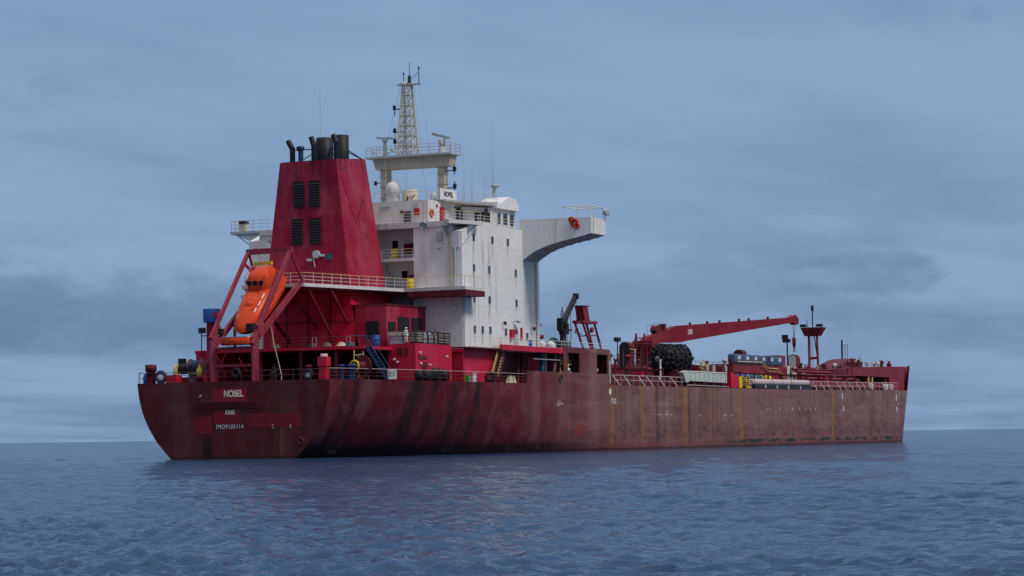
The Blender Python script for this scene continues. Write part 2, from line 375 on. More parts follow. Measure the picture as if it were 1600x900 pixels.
def thing(name, label, cat, loc=(0, 0, 0), rz=0, group=None):
    o = bpy.data.objects.new(name, None); COL.objects.link(o); o.empty_display_size = .5
    o.location = loc; o.rotation_euler = (0, 0, rz); o['label'] = label; o['category'] = cat
    if group: o['group'] = group
    return o
def tag(o, label, cat, group=None, kind=None):
    o['label'] = label; o['category'] = cat
    if group: o['group'] = group
    if kind: o['kind'] = kind
    return o
def dup(o, loc, rz=0, label=None):
    def cp(x, par):
        c = x.copy(); COL.objects.link(c); c.parent = par
        for ch in list(x.children): cp(ch, c)
        return c
    c = cp(o, None); c.location = loc; c.rotation_euler = (0, 0, rz)
    if label: c['label'] = label
    return c

def railing(path, parent, h=1.05, step=1.5, bars=(.35, .7, 1.05), mat='railw', top=None, name='railing', r=.028, slant=0):
    """rail along a polyline of deck points; slant leans stays inboard"""
    mb = MB()
    for a, b in zip(path[:-1], path[1:]):
        a = Vector(a); b = Vector(b); L = (b-a).length; n = max(1, round(L/step))
        for hh in bars:
            mb.tube(a+Vector((0, 0, hh)), b+Vector((0, 0, hh)), r*(1.15 if hh == bars[-1] else .8), n=5, mi=1 if (top and hh == bars[-1]) else 0)
        for i in range(n+1):
            p = a+(b-a)*i/n
            mb.tube(p, p+Vector((0, 0, h)), r, n=5)
    return mb.build(name, [mat, top] if top else mat, parent)

def ladder(mb, a, b, w, side, r=.03, step=.35, mi=0):
    a = Vector(a); b = Vector(b); sd_ = Vector(side).normalized()*w/2
    mb.tube(a-sd_, b-sd_, r, n=5, mi=mi); mb.tube(a+sd_, b+sd_, r, n=5, mi=mi)
    n = int((b-a).length/step)
    for i in range(1, n):
        p = a+(b-a)*i/n; mb.tube(p-sd_, p+sd_, r*.8, n=5, mi=mi)

def text(body, size, origin, xdir, ydir, mat, parent, name, stretch=1.0, spacing=1.0, bold=0.0, width=None):
    cu = bpy.data.curves.new(name, 'FONT'); cu.body = body; cu.size = size; cu.extrude = .006; cu.space_character = spacing
    cu.align_x = 'CENTER'; cu.align_y = 'CENTER'; cu.offset = bold
    o = bpy.data.objects.new(name, cu); COL.objects.link(o)
    dg = bpy.context.evaluated_depsgraph_get(); me = bpy.data.meshes.new_from_object(o.evaluated_get(dg))
    bpy.data.objects.remove(o)
    xd = Vector(xdir).normalized(); yd = Vector(ydir).normalized(); zd = xd.cross(yd)
    if width:
        xs = [v.co.x for v in me.vertices]; stretch = width/(max(xs)-min(xs))
    mt = Matrix((xd*stretch, yd, zd)).transposed().to_4x4(); mt.translation = Vector(origin)
    me.transform(mt); me.materials.clear(); me.materials.append(M[mat])
    r = bpy.data.objects.new(name, me); COL.objects.link(r); r.parent = parent
    return r

def person(name, label, loc, heading, pose, top, bottom, headgear, cat='person'):
    """one continuous skinned body; pose gives joints, clothing is grown on the same joints"""
    root = thing(name, label, cat, loc, heading)
    J = pose
    def grow(nm, chains, rads, mat, par, lvl=1):
        vs = []; es = []; rr = []; idx = {}
        for ch in chains:
            for a, b in zip(ch[:-1], ch[1:]):
                for k in (a, b):
                    if k not in idx: idx[k] = len(vs); vs.append(J[k]); rr.append(rads[k])
                es.append((idx[a], idx[b]))
        me = bpy.data.meshes.new(nm); me.from_pydata(vs, es, [])
        o = bpy.data.objects.new(nm, me); COL.objects.link(o)
        md = o.modifiers.new('skin', 'SKIN'); md.use_smooth_shade = True
        for i, sv in enumerate(me.skin_vertices[0].data):
            r_ = rr[i]; sv.radius = r_ if isinstance(r_, tuple) else (r_, r_); sv.use_root = (i == 0)
        sb = o.modifiers.new('sub', 'SUBSURF'); sb.levels = lvl; sb.render_levels = lvl
        dg = bpy.context.evaluated_depsgraph_get(); m2 = bpy.data.meshes.new_from_object(o.evaluated_get(dg))
        bpy.data.objects.remove(o)
        m2.materials.clear(); m2.materials.append(M[mat])
        q = bpy.data.objects.new(nm, m2); COL.objects.link(q); q.parent = par
        return q
    base = dict(pelvis=.13, waist=.125, chest=.15, neck=.055, chin=.075, brow=.095, crown=.07, nose=.018)
    chains = [['pelvis', 'waist', 'chest', 'neck', 'chin', 'brow', 'crown']]
    rads = dict(base)
    for sd_ in ('l', 'r'):
        rads.update({'sh'+sd_: .065, 'el'+sd_: .045, 'wr'+sd_: .030, 'pa'+sd_: .038, 'hip'+sd_: .095, 'kn'+sd_: .062, 'an'+sd_: .042, 'to'+sd_: .045})
        chains += [['chest', 'sh'+sd_, 'el'+sd_, 'wr'+sd_, 'pa'+sd_], ['pelvis', 'hip'+sd_, 'kn'+sd_, 'an'+sd_, 'to'+sd_]]
        el = Vector(J['el'+sd_]); wr = Vector(J['wr'+sd_]); pa = Vector(J['pa'+sd_]); d = (pa-wr).normalized(); q = d.orthogonal().normalized()
        for i, (off, ln) in enumerate(((-.033, .070), (-.011, .082), (.011, .076), (.033, .060))):
            k1 = 'f%s%da' % (sd_, i); k2 = 'f%s%db' % (sd_, i)
            J[k1] = tuple(pa+d*.035+q*off); J[k2] = tuple(pa+d*(.035+ln*.9)+q*off*1.2+Vector((.012, 0, -.012)))
            rads[k1] = .010; rads[k2] = .008; chains.append(['pa'+sd_, k1, k2])
        J['t%sa' % sd_] = tuple(wr+d*.05+q*.05); J['t%sb' % sd_] = tuple(wr+d*.09+q*.075)
        rads['t%sa' % sd_] = .012; rads['t%sb' % sd_] = .009; chains.append(['wr'+sd_, 't%sa' % sd_, 't%sb' % sd_])
    b = grow('body', chains, rads, 'skin', root)
    # clothing
    tr = dict(pelvis=.155, waist=.15, chest=.175, shl=.085, shr=.085, ell=.062, elr=.062, wrl=.048, wrr=.048, neck=.07)
    grow('jacket', [['pelvis', 'waist', 'chest', 'neck'], ['chest', 'shl', 'ell', 'wrl'], ['chest', 'shr', 'elr', 'wrr']], tr, top, root)
    tb = dict(pelvis=.16, hipl=.115, hipr=.115, knl=.08, knr=.08, anl=.068, anr=.068)
    grow('trousers', [['pelvis', 'hipl', 'knl', 'anl'], ['pelvis', 'hipr', 'knr', 'anr']], tb, bottom, root)
    for sd_ in ('l', 'r'):
        a = Vector(J['an'+sd_]); mb = MB(); mb.box(a.x-.09, a.x+.19, a.y-.05, a.y+.05, 0, .1); mb.build('boot', 'rubber', root)
    c = Vector(J['brow']); mb = MB()
    if headgear == 'hair': mb.lathe(c+Vector((-.012, 0, -.01)), [(.108, 0), (.112, .03), (.10, .075), (.06, .115), (.01, .13)], n=14); mb.build('hair', 'hair', root)
    else:
        mb.lathe(c+Vector((0, 0, .0)), [(.155, .02), (.13, .03), (.125, .07), (.09, .125), (.01, .15)], n=14); mb.build('helmet', headgear, root)
    mb = MB(); ch = Vector(J['chin'])
    f = Vector((1, 0, 0))
    mb.prism([c+Vector((.09, -.012, -.02)), c+Vector((.09, .012, -.02)), c+Vector((.125, .016, -.06)), c+Vector((.125, -.016, -.06))], (0, 0, -.012)); mb.build('nose', 'skin', root)
    return root
STAND = dict(pelvis=(0, 0, .95), waist=(0, 0, 1.12), chest=(.01, 0, 1.35), neck=(.01, 0, 1.5), chin=(.035, 0, 1.57), brow=(.03, 0, 1.66), crown=(.02, 0, 1.74),
    shl=(0, .2, 1.42), ell=(-.02, .27, 1.13), wrl=(.06, .27, .88), pal=(.09, .26, .80), hipl=(0, .1, .9), knl=(.03, .11, .50), anl=(0, .12, .10), tol=(.13, .13, .05),
    shr=(0, -.2, 1.42), elr=(-.02, -.27, 1.13), wrr=(.06, -.27, .88), par=(.09, -.26, .80), hipr=(0, -.1, .9), knr=(.03, -.11, .50), anr=(0, -.12, .10), tor=(.13, -.13, .05))

# ------------------------------------------------------------------ the sea
def make_sea():
    r_ = [1.5]
    while r_[-1] < 12: r_.append(r_[-1]*1.06)
    while r_[-1] < 420: r_.append(r_[-1]*1.0033)
    while r_[-1] < 2200: r_.append(r_[-1]*(1.0033+.0022*min(1, (r_[-1]-420)/800)))
    while r_[-1] < 70000: r_.append(r_[-1]*1.05)
    R = np.array(r_)
    h0 = math.degrees(HEAD)
    a = list(np.arange(-22, 22.001, .11)) + list(np.arange(25, 337, 3.0))
    A_ = np.radians(np.array(a)+h0); nr, na = len(R), len(A_)
    X = CAM.x+np.outer(R, np.cos(A_)); Y = CAM.y+np.outer(R, np.sin(A_))
    rng = np.random.default_rng(5)
    Z = np.zeros_like(X); DX = np.zeros_like(X); DY = np.zeros_like(X)
    wind = rad(h0+118)
    gust = np.clip(1.0+.38*np.sin(X/11.0+Y/37.0)*np.sin(Y/15.0-X/41.0)+.30*np.sin(X/4.3-Y/9.1+1.3)*np.sin(Y/6.2+X/14+.4), .3, 1.8)
    for i in range(80):
        lam = 0.36*(8/0.36)**(i/79.0)*rng.uniform(.92, 1.08)
        th = wind+rng.normal(0, .55); k = 2*math.pi/lam
        amp = 0.0088*lam**.52*(1.0 if lam < .9 else (.9/lam)**.85)*rng.uniform(.6, 1.3)
        ph = rng.uniform(0, 6.28)
        cell = np.where(R < 2200, R*(.0033+.0022*np.clip((R-420)/800, 0, 1)), R*.05)
        att = np.clip((lam/np.maximum(cell, 1e-3)-1.8)/1.8, 0, 1)[:, None]
        arg = k*(np.cos(th)*X+np.sin(th)*Y)+ph
        amp = amp*gust
        Z += att*amp*np.cos(arg)
        DX -= att*amp*.85*np.cos(th)*np.sin(arg); DY -= att*amp*.85*np.sin(th)*np.sin(arg)
    X = X+DX; Y = Y+DY
    V = np.stack([X, Y, Z], -1).reshape(-1, 3)
    i = np.arange(nr-1)[:, None]; j = np.arange(na)[None, :]; j2 = (j+1) % na
    F = np.stack([i*na+j, (i+1)*na+j, (i+1)*na+j2, i*na+j2], -1).reshape(-1, 4)
    V = np.vstack([V, [[CAM.x, CAM.y, 0]]]); c = len(V)-1
    T = np.array([[c, k, (k+1) % na] for k in range(na)])
    me = bpy.data.meshes.new('sea')
    me.vertices.add(len(V)); me.vertices.foreach_set('co', V.ravel())
    nl = F.size+T.size; me.loops.add(nl); me.loops.foreach_set('vertex_index', np.concatenate([F.ravel(), T.ravel()]))
    me.polygons.add(len(F)+len(T))
    st = np.concatenate([np.arange(len(F))*4, F.size+np.arange(len(T))*3]); me.polygons.foreach_set('loop_start', st)
    me.polygons.foreach_set('use_smooth', np.ones(len(st), bool))
    me.update(calc_edges=True); me.validate()
    m, t, b = new_mat('sea_water')
    co = t.new('ShaderNodeTexCoord').outputs['Object']
    h1 = t.noise(co, (2.6, 3.4, 1), 4, .6); h2 = t.noise(co, (.5, .75, 1), 3, .55, (4, 2, 0)); h3 = t.noise(co, (.06, .09, 1), 3, .5, (1, 6, 0))
    h4 = t.noise(co, (6, 8, 1), 3, .6, (7, 2, 0)); h5 = t.noise(co, (.16, .22, 1), 3, .55, (2, 5, 0))
    hh = t.math('ADD', t.math('ADD', t.math('MULTIPLY', h1, .075), t.math('MULTIPLY', h2, .15)), t.math('ADD', t.math('MULTIPLY', h4, .03), t.math('MULTIPLY', h5, .28)))
    bp = t.new('ShaderNodeBump'); bp.inputs['Strength'].default_value = 1.0; bp.inputs['Distance'].default_value = 1.0
    t.put(bp.inputs['Height'], hh); t.link(bp.outputs[0], b.inputs['Normal'])
    t.put(b.inputs['Base Color'], t.mix(t.ss(h3, .35, .65), (.006, .026, .066), (.010, .036, .080)))
    b.inputs['Roughness'].default_value = .02; b.inputs['IOR'].default_value = 1.333
    # part of the light entering the water comes back as its own deep blue
    df = t.new('ShaderNodeBsdfDiffuse'); df.inputs[0].default_value = (.014, .045, .095, 1)
    mx = t.new('ShaderNodeMixShader'); mx.inputs[0].default_value = .27
    t.link(b.outputs[0], mx.inputs[1]); t.link(df.outputs[0], mx.inputs[2]); t.link(mx.outputs[0], [n for n in t.n if n.type == 'OUTPUT_MATERIAL'][0].inputs[0])
    me.materials.append(m)
    o = bpy.data.objects.new('sea', me); COL.objects.link(o); tag(o, 'blue grey open sea with small ripples around the ship', 'sea', kind='structure')
make_sea()

# ------------------------------------------------------------------ the tanker
ship = thing('tanker_ship', 'rust streaked dark red tanker with white accommodation block and tall red funnel, stern towards viewer', 'ship')
HB = 15.3
def deckz(x): return float(np.interp(x, [0, 43, 50, 70, 146, 212, 240], [8.27, 8.27, 8.3, 8.4, 8.6, 9.15, 9.5]))
def hbT(z): return float(np.interp(z, [-3, -2, -1, 0, .5, 1.9, 3.5, 5.0, 6.65, 8.27, 9], [2.5, 4.6, 6.3, 7.65, 8.15, 9.45, 10.5, 11.2, 11.65, 11.85, 11.9]))
def hb(x, z):
    lz = 92-(92-34)*min(1, max(0, z/8.27))**.8; u = min(1, max(0, x/lz))
    return HB-(HB-hbT(z))*(1-u)**2.2
def bow_x(u, z): xs = 204-3.6*(1-z/9); return xs+u*(34+.10*z)
def bow_hb(u): return HB*(1-u**2.2)
def hull_part():
    mb = MB()
    xs = list(np.linspace(0, 75, 61))+list(np.linspace(80, 200, 13))
    nz = 22
    rows = []
    for x in xs:
        zs = np.linspace(-3, deckz(x), nz); rows.append([(x, hb(x, z), z) for z in zs])
    for u in np.linspace(0, 1, 41):
        row = []
        for k in range(nz):
            z = -3+(deckz(204+u*35)+3)*k/(nz-1); row.append((bow_x(u, z), bow_hb(u), z))
        rows.append(row)
    for sgn in (-1, 1):
        vs = [(p[0], sgn*p[1], p[2]) for r_ in rows for p in r_]
        fs = [(i*nz+k, (i+1)*nz+k, (i+1)*nz+k+1, i*nz+k+1) for i in range(len(rows)-1) for k in range(nz-1)]
        mb.add(vs, fs, 0, True)
    tz = np.linspace(-3, 8.27, nz); vs = [(0, -hbT(z), z) for z in tz]+[(0, hbT(z), z) for z in tz]
    mb.add(vs, [(k, k+1, nz+k+1, nz+k) for k in range(nz-1)], 0)
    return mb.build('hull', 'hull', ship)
hull_part()
mb = MB(); n = 0; vs = []
for x in list(np.linspace(0, 75, 31))+list(np.linspace(80, 200, 13)): vs += [(x, -hb(x, 8.2)+.03, deckz(x)-.03), (x, hb(x, 8.2)-.03, deckz(x)-.03)]
for u in np.linspace(0, .97, 16): z = deckz(204+35*u); vs += [(bow_x(u, z), -bow_hb(u)+.03, z-.03), (bow_x(u, z), bow_hb(u)-.03, z-.03)]
mb.add(vs, [(2*i, 2*i+2, 2*i+3, 2*i+1) for i in range(len(vs)//2-1)]); mb.build('main_deck', 'deckred', ship)

# fender bar along the transom, the painted patches and lettering of the stern
for (y0, y1, z0, z1, mt) in ((-1.75, 2.45, 6.15, 7.5, 'patch'), (2.55, 4.75, 2.75, 4.55, 'patchdull'), (-8.3, -1.95, 3.35, 4.75, 'patchdull'), (-1.1, 2.3, 3.75, 5.15, 'patchdull')):
    MB().box(-.012, -.001, y0, y1, z0, z1).build('paint_patch', mt, ship)
for k in range(4): MB().box(-.10, -.0005, -3.65, 4.55, 5.42+k*.19, 5.53+k*.19).build('rubbing_strake', 'darkred', ship)
text('NOBEL', 1.0, (-.022, -.15, 6.93), (0, -1, 0), (0, 0, 1), 'letter', ship, 'lettering', bold=.02, width=2.35)
text('KRIBI', .66, (-.022, .28, 4.95), (0, -1, 0), (0, 0, 1), 'letter', ship, 'lettering', width=1.12, bold=.01)
text('IMO9105114', .66, (-.022, .33, 3.43), (0, -1, 0), (0, 0, 1), 'letterw', ship, 'lettering', spacing=1.25, width=3.3, bold=.004)
for (y, z) in ((-4.9, 3.55), (-4.95, 3.25), (-7.05, 3.5), (-7.05, 3.28)): MB().box(-.02, -.013, y-.06, y+.06, z-.06, z+.06).build('weld_mark', 'letterw', ship)
mb = MB(); mb.torus((-.05, -8.25, 1.85), (1, 0, 0), .32, .09, mi=0); mb.lathe((-.06, -8.25, 1.85), [(.3, 0), (.3, .04)], (1, 0, 0), mi=1); o = mb.build('fairlead', ['darkred', 'black'], ship)
mb = MB(); mb.bar((-.08, 4.0, 6.65), (-.08, 3.75, 6.85), .06, .12); mb.build('stern_light', 'letterw', ship)
# side marks
def side_y(x, z): return -hb(x, z)-.012
text('TUG', .95, (70.4, side_y(70, 6)-.004, 6.3), (1, 0, 0), (0, 0, 1), 'letterw', ship, 'lettering', width=1.75, bold=.015)
mb = MB(); mb.lathe((69.3, side_y(70, 7)-.004, 7.55), [(.42, 0), (.42, .01)], (0, 1, 0), n=20); mb.build('tug_mark', 'letterw', ship)
MB().box(69.2, 69.42, -15.335, -15.315, 8.6, 11.6).build('tug_line', 'letterw', ship)
for x, z0, z1 in ((171, 7.3, 8.3), (171.4, 6.0, 6.2), (171.6, 5.3, 6.0), (203.5, 7.2, 8.4), (203.6, 5.4, 6.2), (204.2, 6.6, 6.8)):
    MB().box(x-.22, x+.22, -15.325, -15.312, z0, z1).build('draught_mark', 'letterw', ship)
for k, x in enumerate((132, 133.6, 138.5, 141.5, 144.5, 148, 151, 153.6, 156.2)): MB().box(x-.16, x+.16, -15.325, -15.312, 5.45, 5.45+.22+.1*(k % 3)).build('draught_mark', 'railp', ship)
for x0, x1 in ((86, 87.6), (88.8, 90.2), (91, 91.4), (102, 103), (112.5, 114), (115.5, 116.5)): MB().box(x0, x1, -15.325, -15.312, 4.55, 4.66).build('load_line', 'railp', ship)
mb = MB(); mb.box(89.5, 89.62, -15.325, -15.312, 4.66, 5.1); mb.build('load_line', 'letterw', ship)
mb = MB()
for (a, b) in (((51.2, 5.75), (53.2, 5.95)), ((52.0, 5.5), (52.3, 6.35)), ((52.5, 5.6), (52.9, 6.2)), ((53.2, 5.75), (53.6, 6.0))):
    mb.bar((a[0], side_y(52, 5.8), a[1]), (b[0], side_y(52, 5.8), b[1]), .02, .09, upv=(0, 1, 0))
mb.build('hull_mark', 'letterw', ship)
mb = MB(); mb.lathe((53.2, -15.33, 9.05), [(.5, 0), (.5, .03)], (0, 1, 0), n=20, mi=1); mb.torus((53.2, -15.33, 9.05), (0, 1, 0), .5, .09); mb.build('fairlead', ['hull', 'black'], ship)

# raised side casing with its openings, and the deck above it
for sg in (-1, 1):
    mb = MB(); yo, yi = sg*(HB+.004), sg*(HB-.18)
    for x0, x1, z0, z1 in ((43, 69.5, 8.3, 9.8), (54.25, 55.5, 9.8, 12.25), (59.3, 65.0, 9.8, 12.25), (68.7, 69.5, 9.8, 12.25), (54.25, 69.5, 12.25, 12.95)):
        mb.box(x0, x1, yi, yo, z0, z1)
    mb.build('side_casing', 'hull', ship)
    MB().box(36, 54.25, sg*15.0, sg*15.28, 12.1, 12.75).build('deck_edge', 'red', ship)
MB().box(28, 69.4, -14.98, 14.98, 12.15, 12.3).build('upper_deck', 'deckred', ship)
MB().box(69.2, 69.4, -15.1, 15.1, 8.4, 12.15).build('bulkhead', 'darkred', ship)
# dark covered side passage: pipes and a wall behind the openings
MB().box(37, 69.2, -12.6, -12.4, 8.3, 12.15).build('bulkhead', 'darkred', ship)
MB().box(49.2, 53.8, -12.72, -12.62, 8.6, 11.6).build('bulkhead_panel', 'red', ship); MB().box(56, 59, -12.72, -12.62, 8.6, 11.8).build('bulkhead_panel', 'cranered', ship); MB().box(65.2, 68.4, -12.72, -12.62, 9.2, 11.8).build('bulkhead_panel', 'cranered', ship)
for i, (x, y, r, mt) in enumerate(((44.5, -13.4, .2, 'darkred'), (46.2, -13.2, .24, 'darkred'), (50.0, -14.2, .3, 'teal'), (52.5, -13.6, .16, 'railp'), (56.5, -13.8, .10, 'raily'), (58.6, -14.0, .10, 'raily'), (67.0, -14, .10, 'railp'))):
    MB().tube((x, y, 8.3), (x, y, 12.15), r, n=10).build('vent_pipe', mt, ship)
mb = MB()
for z in (9.9, 10.9, 11.3): mb.tube((55.6, -14.2, z), (59.2, -14.2, z), .06)
mb.bar((55.7, -14.5, 11.2), (57, -14.5, 9.8), .1, .1); mb.build('pipe_frame', 'raily', ship)
for (x, z, mt) in ((57.2, 11.6, 'white'), (57.9, 10.7, 'yellow'), (58.2, 10.2, 'white'), (67.4, 10.3, 'white'), (66.5, 11.4, 'railp')):
    mb = MB(); mb.lathe((x, -14.0, z-.25), [(.2, 0), (.42, .1), (.42, .4), (.15, .5)], n=12); mb.build('valve_body', mt, ship)
mb = MB(); ladder(mb, (52.9, -14.6, 9.8), (53.6, -14.6, 12.1), .5, (1, 0, 0)); mb.build('ladder', 'railp', ship)
MB().box(46, 54, -14.9, -14.7, 11.25, 11.33).build('cable_tray', 'grey', ship)

# poop: lower house below deck level 12
MB().hexa([(10, -10.65), (27.8, -10.65), (27.8, 13.4), (10, 10.65)], 11.72, 12.05).build('poop_house_top', 'red', ship)
MB().box(22, 28, -9.2, 8.0, 8.25, 11.72).build('poop_house', 'darkred', ship)
mb = MB(); mb.box(10.05, 27.9, 8.1, 10.55, 8.25, 11.72); mb.build('poop_house', 'red', ship)
for y in (2.4, -2.6, -7.0, -10.2): MB().box(10.3, 10.6, y-.15, y+.15, 8.25, 11.72).build('pillar', 'darkred', ship)
# winches and gear in the shade under the overhang
for (x, y) in ((12.5, -3.4), (11.6, -7.4), (12.5, 0.6)):
    mb = MB(); mb.lathe((x, y-1, 9.2), [(.75, 0), (.75, .08), (.4, .1), (.4, 1.9), (.75, 1.92), (.75, 2.0)], (0, 1, 0), n=18); mb.box(x-.7, x+.7, y-1.2, y+1.2, 8.25, 8.6)
    mb.box(x-.5, x+.6, y+1.05, y+1.7, 8.3, 9.7); mb.build('mooring_winch', 'darkred', ship)

# red house with the white block standing on it
mb = MB(); mb.box(28, 37, -14, 14, 8.25, 12.1); mb.build('house_base', 'red', ship)
MB().box(27.9, 37.02, -14.06, 14.06, 11.72, 12.12).build('deck_edge', 'red', ship)
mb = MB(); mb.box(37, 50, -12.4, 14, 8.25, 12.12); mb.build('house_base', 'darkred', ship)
def frame_window(x, z, w=.62, h=.86, y=-14.0, par=None, nm='window'):
    mb = MB(); mb.box(x-w/2-.07, x+w/2+.07, y-.035, y+.02, z-h/2-.07, z-h/2); mb.box(x-w/2-.07, x+w/2+.07, y-.035, y+.02, z+h/2, z+h/2+.07)
    mb.box(x-w/2-.07, x-w/2, y-.035, y+.02, z-h/2, z+h/2); mb.box(x+w/2, x+w/2+.07, y-.035, y+.02, z-h/2, z+h/2)
    mb.box(x-w/2, x+w/2, y-.012, y+.02, z-h/2, z+h/2, 1)
    return mb.build(nm, ['whiterust', 'glass'], par)
# accommodation block: outline of the starboard wall keeps the clipped aft corner
def accommodation():
    mb = MB(); z0 = 12.12
    # aft block with the recess for the galleries (Y -7.85 .. 7.85)
    for sg in (-1, 1):
        y0, y1 = sorted((sg*7.85, sg*12.6)); mb.box(28, 50, y0, y1, z0, 26.2)
        y0, y1 = sorted((sg*12.6, sg*14))
        side = [(28, z0), (50, z0), (50, 26.75), (33, 26.75), (30.6, 26.5), (29.1, 25.95), (28, 25.6)]
        P = [(x, y0, z) for x, z in side]; mb.prism(P, (0, y1-y0, 0))
    mb.box(30.6, 50, -7.85, 7.85, z0, 26.2)
    mb.box(28.02, 33, -7.85, -13.9, 25.2, 26.0) if False else None
    return mb.build('accommodation_block', 'block', ship)
acc = accommodation()
for x, z in ((31.2, 25.05), (36.4, 25.05), (40.8, 25.05), (31.2, 21.5), (35.4, 21.5), (43.0, 21.5), (31.2, 17.95), (35.4, 17.95), (43.1, 17.9), (31.2, 14.4), (33.35, 14.4), (35.5, 14.4), (39.9, 14.35), (46.1, 14.0)):
    frame_window(x, z, par=acc)
# gallery decks, rails, drums stand later
for z in (22.42, 18.72):
    MB().box(27.9, 30.6, -7.85, 7.85, z, z+.34).build('gallery_deck', 'whiterust', acc)
MB().box(27.9, 31.2, -12.5, 12.5, 26.21, 26.85).build('gallery_deck', 'whiterust', acc)
railing([(28.05, -2.3, 22.76), (28.05, -7.7, 22.76)], acc, step=1.4, top='raily', mat='railw')
for (y, z, w, h) in ((-4.2, 24.6, .75, .9), (-5.4, 21.0, .75, .9)):
    mb = MB(); mb.box(30.52, 30.62, y-w/2-.08, y+w/2+.08, z-h/2-.08, z+h/2+.08); mb.box(30.50, 30.53, y-w/2, y+w/2, z-h/2, z+h/2, 1); mb.build('window', ['white', 'glass'], acc)
for (y0, y1, z0, z1) in ((-6.7, -5.5, 23.5, 24.6), (-7.3, -6.1, 19.9, 20.9)): MB().box(30.2, 30.55, y0, y1, z0, z1).build('hose_cabinet', 'darkred', acc)
MB().box(30.3, 30.55, -7.6, -7.2, 24.0, 25.0).build('cabinet', 'white', acc)
MB().box(29.6, 30.55, -7.7, -7.45, 19.1, 25.9).build('pipe_duct', 'teal', acc)
MB().path([(30.3, -3.2, 22.4), (30.3, -3.2, 21.6), (30.3, -4.0, 20.9), (30.3, -4.0, 19.1)], .09, n=8).build('vent_pipe', 'grey', acc)
# panel box, ladder with cage, drain pipe on the aft wall
MB().box(27.82, 28, -11.55, -10.9, 24.6, 25.65).build('panel_box', 'grey', acc)
mb = MB(); ladder(mb, (27.75, -12.5, 19.1), (27.75, -12.5, 25.6), .5, (0, 1, 0), r=.045); 
for k in range(9): mb.tube((27.75, -12.9, 19.6+k*.7), (27.75, -12.0, 19.6+k*.7), .035)
mb.build('ladder', 'cream', acc)
mb = MB(); mb.box(27.88, 28, -13.75, -12.75, 23.7, 25.6); mb.build('panel_box', 'white', acc)
MB().tube((27.85, -13.2, 19.1), (27.85, -13.2, 23.7), .12, n=8).build('drain_pipe', 'grey', acc)
MB().tube((28.2, -14.1, 12.2), (28.2, -14.1, 17.8), .06, n=6).build('drain_pipe', 'cream', acc)
MB().tube((48.9, -14.1, 12.2), (48.9, -14.1, 23.0), .07, n=6).build('drain_pipe', 'cream', acc)
# door and fittings at deck level, starboard wall
mb = MB(); mb.box(42.2, 43.4, -14.06, -13.98, 12.35, 15.0); mb.box(42.4, 43.2, -14.08, -14.05, 14.2, 14.7, 1); mb.build('door', ['grey', 'glass'], acc)
MB().box(40.9, 41.8, -14.35, -14.0, 13.6, 14.7).build('hose_cabinet', 'red', acc)
MB().box(44.1, 44.4, -14.2, -14.0, 13.6, 15.0).build('extinguisher', 'red', acc)
mb = MB(); mb.path([(42.0, -14, 15.6), (42.0, -14.5, 15.75), (42.8, -14.5, 15.75)], .06); mb.box(42.4, 42.9, -14.7, -14.3, 15.5, 15.72); mb.build('lamp', 'grey', acc)
for (x, z) in ((39.0, 15.4), (47.5, 15.0)):
    mb = MB(); mb.path([(x, -14, z), (x, -14.35, z+.15)], .05); mb.box(x-.12, x+.12, -14.5, -14.25, z-.25, z+.15); mb.build('lamp', 'black', acc)
# starboard balcony with brackets at the clipped corner
mb = MB(); mb.hexa([(26.3, -13.2), (31.6, -15.0), (32.4, -13.6), (31.3, -12.55), (26.7, -12.2)], 26.45, 26.87); mb.build('balcony', 'whiterust', acc)
mb = MB(); mb.prism([(28, -12.2, 26.28), (28, -12.2, 25.0), (26.8, -12.2, 26.28)], (0, .12, 0)); mb.prism([(29.5, -14.01, 26.28), (29.5, -14.01, 25.2), (29.5, -14.8, 26.28)], (.12, 0, 0)); mb.tube((28.1, -14.05, 24.0), (30.8, -14.6, 26.3), .05)
mb.build('bracket', 'grey', acc)
railing([(31.5, -14.8, 26.85), (26.5, -13.2, 26.85), (26.8, -12.3, 26.85), (28.0, -12.3, 26.85), (28.0, -7.8, 26.85)], acc, step=1.6, mat='railw', top='raily')
railing([(27.95, -7.7, 26.85), (27.95, 7.0, 26.85)], acc, step=2.4, mat='railp', top='raily')
railing([(33, -13.8, 26.75), (44.8, -13.8, 26.75)], acc, step=1.6, mat='railw', top='raily')
# bridge: upper house and wheelhouse
mb = MB(); mb.box(31.2, 44.5, -8.2, 8.2, 26.2, 29.75); br = mb.build('bridge_house', 'whiterust', ship)
mb = MB(); mb.hexa([(40, -8.15), (44, -10.9), (50, -10.9), (50, 10.9), (44, 10.9), (40, 8.15)], 26.5, 29.6); wh = mb.build('wheelhouse', 'whiterust', ship)
mb = MB(); mb.hexa([(34.5, -8.9), (44.4, -11.3), (50.6, -11.3), (50.6, 11.3), (34.5, 8.9)], 29.76, 30.0); mb.build('roof', 'roofgrey', wh)
mb = MB(); mb.prism([(43.7, -11.35, 29.55), (50.3, -11.35, 29.6), (50.3, -11.35, 30.1), (49.3, -11.35, 31.0), (47.3, -11.35, 31.15), (44.9, -11.35, 30.2), (43.7, -11.35, 30.0)], (0, 3.2, 0)); mb.build('canopy', 'white', wh)
mb = MB(); mb.hexa([(38, -8.3), (44.9, -11.0), (44.9, 8), (38, 8)], [30.01]*4, [30.05, 30.35, 30.35, 30.05]); mb.build('roof', 'roofgrey', wh)
for (x0, x1) in ((44.6, 45.6), (46.2, 47.6), (48.2, 49.6)):
    mb = MB(); mb.box(x0, x1, -10.96, -10.88, 27.6, 29.2); mb.box(x0+.1, x1-.1, -10.99, -10.95, 27.7, 29.1, 1); mb.build('window', ['white', 'glass'], wh)
